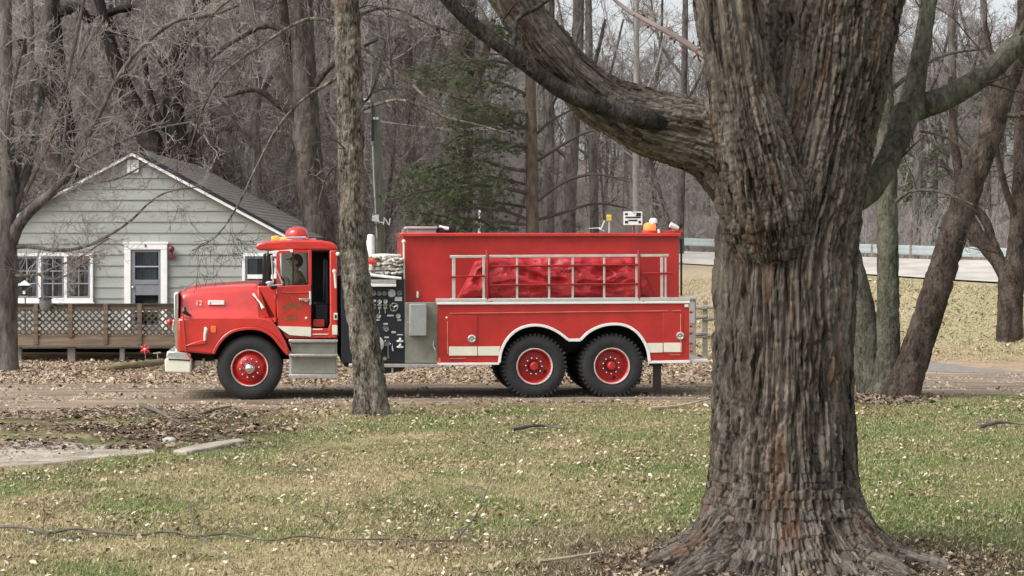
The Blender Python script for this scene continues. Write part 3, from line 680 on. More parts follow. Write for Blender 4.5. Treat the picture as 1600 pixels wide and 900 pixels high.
tp(MB().tube([V3(448, 458, .03), V3(455, 465, .028), V3(458, 471, .03)], [.012, .02, .008], 6), 'door_crease', m_red, parent=door)
tp(MB().bar(V3(467, 468, .0), V3(484, 468, .0), .05, .035).bar(V3(476, 470, .03), V3(481, 470, .0), .03, .03), 'door_handle', m_chrome, .006, parent=door)
tp(MB().sphere(V3(478.5, 497, .03), .022, 8, 6), 'door_lock', m_cream, parent=door)
for y in (463, 499): tp(MB().tube([V3(430, y-4, .03), V3(430, y+4, .03)], .028, 8), 'hinge', m_red, parent=door)
# gold lettering: an arched word over a short word, too worn to read letter by letter
def worn_letters(cx, cy, n, arc, hgt, wid, name):
    mb = MB(); rg = random.Random(5+n)
    for i in range(n):
        u = (i-(n-1)/2)/((n-1)/2); px = cx+u*wid/2; py = cy+arc*u*u; lean = u*.35*arc/5
        sw = wid/n*.74; a = px-sw/2; h_ = hgt
        def q(dx, dy): return V3(px+dx+lean*dy*-.5, py+dy, .031)
        forms = [[((-.5, -.5), (-.5, .5)), ((.5, -.5), (.5, .5)), ((-.5, 0), (.5, 0))], [((-.5, -.5), (-.5, .5)), ((-.5, -.5), (.5, -.5)), ((-.5, .5), (.5, .5)), ((-.5, 0), (.3, 0))], [((-.5, .5), (0, -.5)), ((0, -.5), (.5, .5)), ((-.3, .1), (.3, .1))], [((-.5, -.5), (-.5, .5)), ((-.5, -.5), (.5, -.3)), ((.5, -.3), (-.5, .05)), ((-.2, .05), (.5, .5))]]
        for (x0_, y0_), (x1_, y1_) in forms[rg.randrange(4)]:
            mb.bar(q(x0_*sw, y0_*h_), q(x1_*sw, y1_*h_), .006, .016, (0, 1, 0)) if False else mb.bar(q(x0_*sw, y0_*h_), q(x1_*sw, y1_*h_), .018, .006, (0, 1, 0))
    tp(mb, name, m_gold, 0, 0, parent=door)
worn_letters(456.5, 476.5, 8, 6., 6.5, 27, 'lettering'); worn_letters(455, 496, 4, 0, 6.5, 15, 'lettering')
# posts, roof, back wall
o = pr('corner_post', [(515, 391), (527, 391), (527, 528), (514, 528), (512, 515), (515.5, 505)], .05, .16, m_red, .02); mirror(o)
bx('cab_back_wall', (519, 392), (527, 528), .14, W-.14, m_red, .015)
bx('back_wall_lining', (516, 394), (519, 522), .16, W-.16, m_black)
bx('cab_sill', (486.5, 513), (515, 528), .055, .14, m_red, .01)
bx('sill_plate', (489, 499), (507, 511), .20, .5, m_red, .01)
bx('sill_strip', (488.5, 513.5), (504, 515.6), .045, .07, m_cream); bx('sill_strip', (488, 521.5), (513, 523), .045, .07, m_cream)
roof = pr('cab_roof', [(397.5, 385.5), (403, 380), (416, 377), (450, 375), (500, 375), (519, 378.5), (527, 384.5), (527, 391), (470, 391.5), (404, 391.5)], .06, W-.06, m_red, .055)
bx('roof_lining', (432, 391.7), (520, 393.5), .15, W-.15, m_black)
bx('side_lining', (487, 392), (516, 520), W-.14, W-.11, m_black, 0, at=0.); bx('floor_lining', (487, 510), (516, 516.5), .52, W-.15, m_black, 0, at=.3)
tp(MB().bar(V3(420, 394.5, .10), V3(458, 392, .05), .03, .045), 'drip_rail', m_white, .008)
o = pr('windscreen_post', [(418, 391), (424, 391), (420, 446), (411, 446)], .16, .22, m_black, .01); mirror(o)
tp(MB().add([tuple(V3(413, 446, .2)), tuple(V3(421, 392, .2)), tuple(V3(421, 392, .2)+Vector((0, W-.4, 0))), tuple(V3(413, 446, .2)+Vector((0, W-.4, 0)))], [(0, 1, 2, 3)]), 'windscreen', m_glass)
tp(MB().bar(V3(414, 446, 1.2), V3(422, 392, 1.2), .04, .04), 'windscreen_divider', m_black)
o = pr('rear_side_panel', [(487, 391), (515, 391), (515, 528), (487, 528)], W-.10, W-.05, m_red, 0, at=0.)
# mirror and its white brackets
mir = pr('door_mirror', [(411, 397), (416.5, 395), (415, 441), (409.5, 443)], -.34, -.20, m_black, .012)
for a, b_ in (((424, 399), (427, 441)), ((427, 408), (441, 443)), ((418, 446), (441, 445)), ((424, 440), (428, 447))):
    tp(MB().tube([V3(a[0], a[1], -.16), V3(b_[0], b_[1], -.02)], .012, 6), 'bracket', m_white, parent=mir)
tp(MB().sphere(V3(427.5, 448, -.02), .055, 10, 8, (1.1, .7, .9)), 'mount', m_black, parent=mir)
tp(MB().sphere(V3(421, 442, -.12), .05, 10, 8, (1.2, .7, .6)), 'spot_mirror', m_white, parent=mir)
tp(MB().tube([V3(448, 384, .3), V3(448, 384, .3)+Vector((.01, 1.7, .0))], .02, 6), 'roof_rib', m_red)
# grab rails, plates by the corner post
tp(MB().tube([V3(484.5, 455, .02), V3(485, 476, .02)], .017, 6), 'grab_rail', m_cream); tp(MB().tube([V3(522.5, 424, .01), V3(524.5, 450, .01)], .02, 6).sphere(V3(522.5, 424, .02), .035, 8, 6), 'grab_rail', m_cream)
bx('marker_plate', (521.5, 489), (527.5, 500), .03, .05, m_cream, .004); bx('marker_plate', (523, 492), (526, 497), .02, .03, m_black)
bx('reflective_stripe', (519, 508), (527.2, 523), .035, .05, m_cream, .004)
tp(MB().sphere(V3(528, 397, .05), .035, 8, 6), 'clearance_lamp', m_cream)
# seats, dash and wheel
bx('seat_cushion', (455, 478), (488, 492), .22, .82, m_seat, .04, at=.2); bx('seat_back', (481, 428), (489, 482), .24, .80, m_seat, .03, at=.2)
bx('rear_seat', (491, 476), (514, 512), .3, 2.1, m_seat, .03, at=.2); bx('rear_seat_back', (507, 404), (516, 478), .3, 2.1, m_seat, .04, at=.2)
bx('dashboard', (424, 438), (437, 470), .2, W-.2, m_black, .02, at=.2)
c = V3(446, 441, .5); ring = []
ax = Vector((.75, 0, .66)).normalized(); u = Vector((0, 1, 0)); v_ = ax.cross(u)
for i in range(25): a = i*math.pi/12; ring.append(c+u*math.cos(a)*.22+v_*math.sin(a)*.22)
mb = MB().tube(ring, .014, 6, False)
for a in (0, 2.1, 4.2): mb.tube([c, c+u*math.cos(a)*.22+v_*math.sin(a)*.22], .01, 5)
mb.tube([c, c-ax*.35], .02, 6); tp(mb, 'steering_wheel', m_black, fix=False)
STEER = (c, u, v_)
# roof beacon, amber lamps and air horn
bc = tp(MB().lathe([(.30, -.12), (.33, -.08), (.34, -.045)], (S(463, 371, 1.0)[0], 1.0, S(463, 368, 1.0)[1]), 24, 'z'), 'beacon_base', m_chrome)
tp(MB().lathe([(.19, -.05), (.20, .0), (.185, .06), (.13, .115), (.05, .135), (.001, .138)], (S(464, 371, 1.0)[0], 1.0, S(463, 367, 1.0)[1]), 20, 'z'), 'beacon_dome', m_redlens)
tp(MB().tube([V3(436, 372, .45), V3(478, 371, .45)], .022, 8).tube([V3(447, 377, .45), V3(480, 373, .5)], .014, 6), 'air_horn', m_chrome)
for px, py in ((430, 373), (443, 376)): tp(MB().box((S(px-6, 0, .4)[0], .34, S(px, py+3.5, .4)[1]), (S(px+6, 0, .4)[0], .5, S(px, py-4, .4)[1])), 'amber_lamp', m_amber, .02)
# steps under the cab
st_ = pr('step_box', [(452, 531), (527, 531), (527, 588), (452, 588)], .12, .62, m_silver, .015)
for y0_, y1_ in ((530.5, 535), (553, 557), (585, 591)):
    tp(MB().prism(SP([(451, y0_), (528, y0_), (528, y1_), (451, y1_)]), -.01 if y0_ > 531 else .03, .30), 'tread', m_alu, .008, parent=st_)
for y0_, y1_ in ((536, 552), (559, 584)): bx('riser', (455, y0_), (525, y1_), .10, .13, m_olive, .01, parent=st_)
pr('fuel_tank', [(455, 531), (527, 531), (527, 580), (455, 580)], W-.6, W-.1, m_silver, .03)

# --- pump bay behind the cab
pr('black_bay_block', [(528.5, 430), (546, 430), (546, 573), (538, 573), (531, 520)], .22, W-.2, m_black, .02)  # plain black block filling the space between cab and pump panel
bay = bx('pump_panel', (533, 436), (632.5, 567), .06, W-.06, m_navy, .01)
bx('panel_brow', (540, 437), (619, 443), -.06, .10, m_alu, .008); bx('panel_brow_lip', (540, 443.5), (619, 448), -.07, .06, m_white, .006)
bx('hose_tray', (536, 432), (628, 436), .12, W-.12, m_black)
tp(MB().tube([V3(578, 429.5, .05), V3(627, 435, .05)], .022, 8), 'tray_bar', m_white)
rg = random.Random(3)
G = [(583.5, 458, 4), (592.5, 458.5, 3.4), (600.5, 458.5, 3.4), (611.8, 458.3, 6.2), (624, 458, 3.8), (593, 471, 3.8), (602, 471, 3.8), (591.5, 493.5, 4), (622, 493.5, 4.2), (603, 513.5, 4.6), (605, 536, 5)]
for i, (px, py, r) in enumerate(G):
    p = V3(px, py, .06); r = r/95
    f = tp(MB().lathe([(r, 0), (r*1.05, -.035), (r*.92, -.045), (r*.86, -.03)], (p.x, p.y, p.z), 20), 'gauge', m_chrome if i not in (0, 1, 2, 4) else m_grey)
    tp(MB().lathe([(.001, -.032), (r*.86, -.032)], (p.x, p.y, p.z), 20), 'dial', m_gauge if i in (3, 5, 6, 7, 8) else m_grey, parent=f)
    tp(MB().bar((p.x, p.y-.035, p.z), (p.x+r*.5*math.cos(i*2.), p.y-.035, p.z+r*.6*math.sin(i*2.)), .006, .004), 'needle', m_black, parent=f)
for px in (584, 593, 602):                # pull handles
    tp(MB().tube([V3(px, 489, .05), V3(px, 481, .0)], .012, 6).bar(V3(px-2.4, 482, -.01), V3(px+2.4, 480, -.01), .03, .04), 'pull_handle', m_chrome)
hw = MB(); c = V3(615.5, 480, .0)
hw.tube([c+Vector((math.cos(a*math.pi/10)*.062, 0, math.sin(a*math.pi/10)*.062)) for a in range(21)], .012, 6, False)
for a in (0.5, 2.6, 4.7): hw.tube([c, c+Vector((math.cos(a)*.06, 0, math.sin(a)*.06))], .01, 5)
hw.tube([c, c+Vector((0, .07, 0))], .014, 6); tp(hw, 'hand_wheel', m_chrome, fix=False)
for px, py, a, b_ in ((583, 470, 9, 3.4), (622.5, 467, 11, 6.5), (610, 493, 10, 2.6), (602.5, 506, 7, 2.5), (615, 519, 7, 3), (604, 527, 7, 2.4), (590.5, 500, 7, 2.2), (625, 523, 9, 1.6), (624, 500, 6, 3), (583, 476.5, 7, 1.4), (593, 476.5, 7, 1.4), (602, 476.5, 7, 1.4)):
    bx('label_plate', (px-a/2, py-b_/2), (px+a/2, py+b_/2), .05, .07, m_silver)
for px, py in ((590, 520), (613, 546)): tp(MB().tube([V3(px, py-9, .05), V3(px, py-2, -.03), V3(px+.8, py+3, -.06)], [.01, .014, .022], 6), 'valve_lever', m_chrome)
for py in (532, 541): tp(MB().bar(V3(620, py+1, .02), V3(630, py+1, .02), .06, .03).bar(V3(624, py, 0), V3(626, py-4, 0), .05, .03), 'drain_valve', m_white, .004)
tp(MB().tube([V3(606, 541, .04), V3(607, 560, .04)], .014, 6), 'drain_pipe', m_olive)
tp(MB().lathe([(.12, .0), (.13, -.10), (.14, -.11), (.14, -.16), (.10, -.18), (.001, -.18)], tuple(V3(586, 537, .06)), 24), 'intake_cap', m_silver)
for px in (592, 601): tp(MB().lathe([(.03, 0), (.032, -.05), (.001, -.05)], tuple(V3(px, 560, .06)), 12), 'outlet', m_chrome)
bx('running_board', (545, 568.5), (684, 574), -.04, .5, m_alu, .008)
pr('board_bracket', [(598, 574), (634, 574), (628, 580), (600, 584)], .05, .4, m_black, .01); bx('step_hanger', (611.5, 575), (614.5, 585), .03, .07, m_silver)
bx('grey_panel', (632.5, 472.5), (684, 567), .035, W-.035, m_olive, .006)
eb = bx('tool_box', (640, 475), (667, 525), -.16, .05, m_grey, .015); bx('latch', (636.5, 503), (640, 506), -.08, -.03, m_chrome, .004, parent=eb)
tp(MB().tube([V3(677, 533, .0), V3(676, 540, -.05), V3(679, 546, -.05), V3(678.5, 556, -.03)], [.014, .014, .018, .026], 8), 'chain_hook', m_chrome)

# --- upper tank
tank = pr('water_tank', [(629, 366), (1061, 366), (1061, 474), (629, 474)], .27, W-.25, m_red2, .012)
bx('tank_rim', (627, 364), (1064, 369.5), .20, .30, m_red, .01, at=.2)
tp(MB().box((S(628, 0, .2)[0], W-.28, S(700, 369.5, .2)[1]), (S(1063, 0, .2)[0], W-.18, S(700, 364, .2)[1])), 'tank_rim', m_red, .01)
tp(MB().box((S(627, 0, .2)[0]-.02, .301, S(700, 369.5, .2)[1]), (S(627, 0, .2)[0]+.06, W-.281, S(700, 363.5, .2)[1])), 'tank_rim', m_red, .01)
o = tp(MB().tube([V3(631, 378, .2), V3(631.5, 471, .2)], .016, 6).sphere(V3(631, 377.5, .2), .035, 8, 6), 'tank_rail', m_cream)
tp(MB().tube([V3(652.5, 455, .22), V3(652.5, 465, .22)], .02, 6), 'tank_bolt', m_cream)
for px in (646, 712, 737, 849): tp(MB().tube([V3(px, 370, .265), V3(px, 376, .265)], .006, 5), 'weld_tab', m_red2)
fh = bx('fill_hatch', (636.5, 357.5), (682, 366), .55, 1.35, m_grey, .01, at=.5); bx('hatch_lid', (634.5, 354), (683.5, 357.4), .52, 1.38, m_silver, .008, at=.5, parent=fh)
bx('hatch_side', (631, 358), (636.4, 365), .6, 1.3, m_olive, at=.5, parent=fh)
tp(MB().tube([V3(1063, 374, .9), V3(1064.5, 374, .9), V3(1064.5, 462, .9)], .018, 6), 'rear_pipe', m_black)
br = MB().lathe([(.13, -.09), (.13, -.05), (.115, -.045)], tuple(V3(1015, 356, .8)), 20, 'z'); o = tp(br, 'rear_beacon_base', m_red)
tp(MB().lathe([(.10, -.05), (.11, .0), (.10, .05), (.06, .075), (.001, .08)], tuple(V3(1015, 355, .8)), 20, 'z'), 'rear_beacon', m_orange)
tp(MB().lathe([(.07, -.03), (.07, .02), (.05, .05), (.001, .06)], tuple(V3(1021, 346, .8)), 16, 'z'), 'beacon_cap', m_white)
bx('rear_lamp_bar', (1053, 359.5), (1068, 364), .6, 1.8, m_redlens, .01, at=.6)
tp(MB().tube([V3(1047, 351, .6), V3(1056, 355, .6), V3(1060, 357, .6)], [.05, .04, .03], 8), 'rear_spotlight', m_white); tp(MB().sphere(V3(1062, 352, .7), .055, 10, 8), 'spotlight_body', m_under)
tp(MB().tube([V3(1029, 358, .3), V3(1030, 365, .3)], .02, 6), 'rim_pin', m_cream)

# --- lower body with its two wheel arches
A1 = spline([(780, 567), (783, 549), (791, 532), (803, 519), (818, 511), (836, 508), (855, 511), (873, 519.5), (888, 531)], 4)
A2 = spline([(907, 531), (919, 519.5), (936, 510.5), (955, 506.5), (975, 508), (992, 516.5), (1004, 530), (1012, 547), (1015, 565)], 4)
body = pr('body_side', [(684, 476), (1077, 474), (1077, 564.5)]+A2[::-1]+A1[::-1]+[(684, 567.5)], .0, .05, m_red2, 0); mirror(body)
bx('body_front_panel', (684.2, 475), (687, 567), .051, .5, m_red); bx('body_rear_panel', (1073.5, 475), (1076.8, 565), .051, W-.051, m_red)
tp(MB().box((S(690, 0)[0], .66, .80), (S(1070, 0)[0], W-.66, S(800, 478)[1])), 'inner_body', m_under)
o = pr('well_liner', [(690, 478), (1070, 478), (1070, 500), (690, 500)], .055, .66, m_black); mirror(o)
pr('well_end', [(690, 500), (779, 500), (779, 563), (690, 563)], .055, .66, m_black); pr('well_end', [(1016, 500), (1070, 500), (1070, 561), (1016, 561)], .055, .66, m_black)
cov = pr('body_cover', [(682.5, 467), (1078, 465), (1078, 470), (682.5, 472)], -.03, .28, m_silver, .004); pr('cover_lip', [(682.5, 472.3), (1078, 470.3), (1078, 474), (682.5, 476)], -.035, .03, m_white, .006)
for nm, A in (('arch_trim', A1), ('arch_trim', A2)):
    o = tp(MB().prism(ribbon(SP(A), .045), -.025, .03), nm, m_white, .006); mirror(o)
bx('valley_trim', (888, 529), (907, 533.5), -.022, .03, m_white)
pr('lower_trim', [(683, 567), (780, 566.5), (780, 570), (683, 571)], -.02, .04, m_white, .004); pr('lower_trim', [(1015, 564), (1078, 562.5), (1078, 567), (1015, 568)], -.02, .04, m_white, .004)
d1 = pr('locker_door', [(699, 493), (746, 493), (746, 557.5), (699, 558)], -.012, .004, m_red2, .005); d2 = pr('locker_door', [(1036, 489), (1068, 489), (1068, 553), (1036, 553)], -.012, .004, m_red2, .005)
for d_, a, b_ in ((d1, (701.5, 541.5), (745.5, 555.5)), (d2, (1037, 535.5), (1065, 550))): bx('reflective_stripe', a, b_, -.018, -.008, m_cream, parent=d_)
pr('reflective_stripe', [(746.8, 541.5), (781.5, 541), (779, 555.5), (746.8, 555.5)], -.014, .004, m_cream); pr('reflective_stripe', [(1009, 536), (1035.5, 536), (1035.5, 550.5), (1014, 551)], -.014, .004, m_cream)
for d_, px, py in ((d1, 737, 529.5), (d2, 1062.5, 525)):
    p = V3(px, py, -.012); tp(MB().lathe([(.068, 0), (.068, -.018), (.05, -.022), (.045, -.008), (.02, -.006), (.018, -.02), (.001, -.022)], tuple(p), 20), 'latch', m_chrome, parent=d_)
m_pin = M('faded_orange_line', (.62, .20, .14), .5)
for a, b_ in (((702, 489.5), (1044, 485.5)), ((1050, 485.5), (1064, 485.3)), ((699.5, 502), (699.5, 553)), ((1063.7, 491), (1063.7, 549)), ((702, 560.2), (727, 560)), ((1045, 554.5), (1063, 554.3))):
    tp(MB().bar(V3(*a, -.016), V3(*b_, -.016), .012, .012), 'pin_stripe', m_pin, 0, 0)
tp(MB().sphere(V3(698, 496.5, -.01), .018, 8, 6), 'marker_lamp', m_cream); bx('marker_lamp', (1070, 475.5), (1076, 480), -.03, .0, m_cream, .004)
bx('marker_plate', (685, 559), (688.5, 566), -.015, .0, m_orange_r)
for py in (488, 510, 521, 537, 549): tp(MB().tube([V3(1077.5, py, .1), V3(1077.5, py, .1)+Vector((.05, 0, 0))], .02, 6), 'tail_fitting', m_red)
tb = bx('tailboard', (1015, 561.5), (1107, 566), .05, W-.05, M('pale_tread_plate', (.66, .66, .63), .5, var=.12, scale=15), .008, at=0.)
o = bx('mud_flap', (1020.5, 568), (1033, 614), .10, .14, m_black, 0); mirror(o); o = bx('flap_bracket', (1018, 567), (1035, 572), .08, .3, m_under)

# --- side rack (a silver frame with red cross rails)
for y0_, y1_, nm in ((401, 399, 'rack_rail'), (468.5, 466.5, 'rack_rail')):
    tp(MB().bar(V3(703, y0_, .03), V3(1045, y1_, .03), .04, .045), nm, m_silver, .006)
for px, wd in ((709, .055), (756, .045), (808, .035), (858, .035), (895, .035), (944, .035), (995, .045), (1034, .045), (1040, .03)):
    tp(MB().bar(V3(px, 467, .03), V3(px, 402, .03), .03, wd, (0, 1, 0)) if False else MB().bar(V3(px, 467, .03), V3(px, 402, .03), wd, .03, (0, 1, 0)), 'rack_post', m_silver, .005)
for (a, b_) in (((762, 416.5), (998, 413.5)), ((762, 446), (998, 443.5)), ((703, 433), (757, 431)), ((1001, 427.5), (1051, 427))): tp(MB().tube([V3(*a, .0), V3(*b_, .0)], .018, 6), 'cross_rail', m_redtube)
for px in (761.5, 998.5): tp(MB().tube([V3(px-1, 391, .03), V3(px, 402, -.01), V3(px, 468, -.01), V3(px+1, 474, .0)], .024, 6).tube([V3(px-3, 473, -.02), V3(px+8, 471, -.02)], .016, 6), 'rack_strap', m_redtube)
for px, y0_, y1_ in ((881, 418, 430), (886, 417, 430)): tp(MB().tube([V3(px, y0_, .0), V3(px, y1_, .0)], .01, 5), 'strap_tail', m_redtube)

# --- loose things on the truck
def placed(name, label, cat, p, group=None):   # a thing standing on the truck, in the truck's frame
    w = truck.matrix_basis if False else Matrix.Translation((0, D0, 0)) @ Matrix.Rotation(TH, 4, 'Z')
    q = w @ Vector(p); o = thing(name, q, label, cat, group, TH); return o
def loc_build(mb, name, mat, root, p, **kw):
    mb.v = [(a-p[0], b-p[1], c-p[2]) for a, b, c in mb.v]; return mb.build(name, mat, root, world=False, fixn=kw.pop('fixn', True), **kw)
# wrinkled tarpaulin bundle
nx, nz = 240, 56; top = np.array([[714, 466], [722, 452], [733, 430], [743, 408], [760, 403], [820, 404], [850, 401], [900, 402], [960, 402], [988, 402], [1000, 417], [1010, 429], [1018, 447], [1023, 466]], float)
U = np.linspace(714.5, 1022.5, nx); V = []
uu = np.linspace(0, 1, nx)[None, :].repeat(nz, 0).ravel(); vv = np.linspace(0, 1, nz)[:, None].repeat(nx, 1).ravel()
pxu = 714.5+308*uu; yt = np.interp(pxu, top[:, 0], top[:, 1]); py = 467-(467-yt)*vv
X_ = pxu/95; Z_ = py/95
def ridged(a, b, c): return 1-np.abs(perlin(np.stack([a, b, c], 1)))*2
wx = perlin(np.stack([X_*1.3, Z_*2, X_*0+4], 1))*.5
fold = .13*ridged(X_*.9+Z_*1.5+wx, Z_*2.6-X_*.9+wx, X_*0+.3)**2*1.1+.085*ridged(X_*3.2-Z_*2.2+wx, Z_*5+X_*1.2, X_*0+7.3)+.012*ridged(X_*9, Z_*12+X_*3, X_*0+2.1)
swell = np.sin(np.pi*np.clip(vv, 0, 1))**.5*np.clip(np.minimum(uu, 1-uu)*14, 0, 1)**.5
wv = .235-.02-np.clip((.05+fold)*swell, 0, .19)
P0 = [S(a, b, .12) for a, b in zip(pxu, py)]
Vt = np.array([(x, w, z) for (x, z), w in zip(P0, wv)]); cen = np.array([S(868, 466, .15)[0], .15, S(868, 466, .15)[1]])
back = Vt.copy(); back[:, 1] = .262
i = np.arange((nx-1)*(nz-1)); r, c = i//(nx-1), i % (nx-1); a = r*nx+c; Fa = np.stack([a, a+1, a+nx+1, a+nx], 1); n0 = nx*nz
bd = list(range(nx))+[k*nx+nx-1 for k in range(1, nz)]+[(nz-1)*nx+k for k in range(nx-2, -1, -1)]+[k*nx for k in range(nz-2, 0, -1)]
Fb = np.array([(bd[k], bd[k]+n0, bd[(k+1) % len(bd)]+n0, bd[(k+1) % len(bd)]) for k in range(len(bd))])
me = np_mesh('folded_tarpaulin', np.concatenate([Vt, back])-cen, np.concatenate([Fa, Fa[:, ::-1]+n0, Fb[:, ::-1]]), m_tarp, None, True)
o = link('folded_tarpaulin', me); q = Matrix.Translation((0, D0, 0)) @ Matrix.Rotation(TH, 4, 'Z') @ Vector(cen); o.location = q; o.rotation_euler = (0, 0, TH)
tag(o, 'crumpled red vinyl tarpaulin folded inside the rack on the truck side', 'tarpaulin')
# hoses folded on the tray behind the cab
rg = random.Random(11)
rows = [(402, 576, 606), (405, 596, 628), (409, 600, 627), (413, 583, 626), (418, 582, 612), (422, 578, 626), (426, 586, 628), (429, 577, 604)]
for i, (y, a, b_) in enumerate(rows):
    p = tuple(V3((a+b_)/2, y, .25)); root = placed('fire_hose', 'pale canvas hose folded in a flat stack over the pump panel', 'fire hose', p, 'hoses stacked over the pump panel')
    mb = MB(); px = a; k = 0
    pts = [V3(a+(b_-a)*j/7, y+rg.uniform(-1.3, 1.3)-(.6 if j % 2 else 0), .16+rg.uniform(-.03, .05)) for j in range(8)]
    for j in range(7): mb.bar(pts[j], pts[j+1]+(pts[j+1]-pts[j])*.12, .16, .032+.008*rg.random(), (0, rg.uniform(-.2, .2), 1))
    loc_build(mb, 'hose_fold', m_hose, root, p, bevel=.012)
    mb = MB().tube([pts[-1], pts[-1]+Vector((0, 1.7, 0))], .03, 8).tube([pts[0], pts[0]+Vector((0, 1.7, .01))], .03, 8); loc_build(mb, 'hose_run', m_hose, root, p)
p = tuple(V3(583, 409, .12)); root = placed('hose_nozzle', 'red nozzle tucked into the stack of pale hoses', 'nozzle', p)
loc_build(MB().tube([V3(575, 408, .08), V3(582, 408.5, .06), V3(588, 412, .06)], [.05, .055, .035], 12), 'barrel', m_red, root, p); loc_build(MB().tube([V3(588, 412, .06), V3(592, 413.5, .07)], [.03, .04], 10), 'tip', m_chrome, root, p)
p = tuple(V3(600, 399.5, .4)); root = placed('hose_bed_cover', 'pale sheet laid over the top of the stacked hoses', 'cover', p)
loc_build(MB().prism(SP([(574, 402), (578, 398.5), (600, 396.5), (626, 397.5), (628, 401), (600, 401.5)], .2), .2, 1.9), 'sheet', m_hose, root, p, bevel=.02)
p = tuple(V3(700, 360, .8)); root = placed('hard_suction_roll', 'dark rolled hose with a pale band on top of the red tank', 'hose roll', p)
mb = MB(); 
for j, (a, b_) in enumerate(((688, 362), (695, 359), (702, 361), (706, 357))): mb.lathe([(.03, -.04), (.075, -.035), (.08, .0), (.075, .035), (.03, .04)], tuple(V3(a, b_, .7+.1*j)), 16)
loc_build(mb, 'roll', m_under, root, p); loc_build(MB().tube([V3(686, 354.5, .7), V3(692, 356.5, .7), V3(701, 357.5, .7)], [.03, .035, .03], 8), 'band', m_white, root, p)

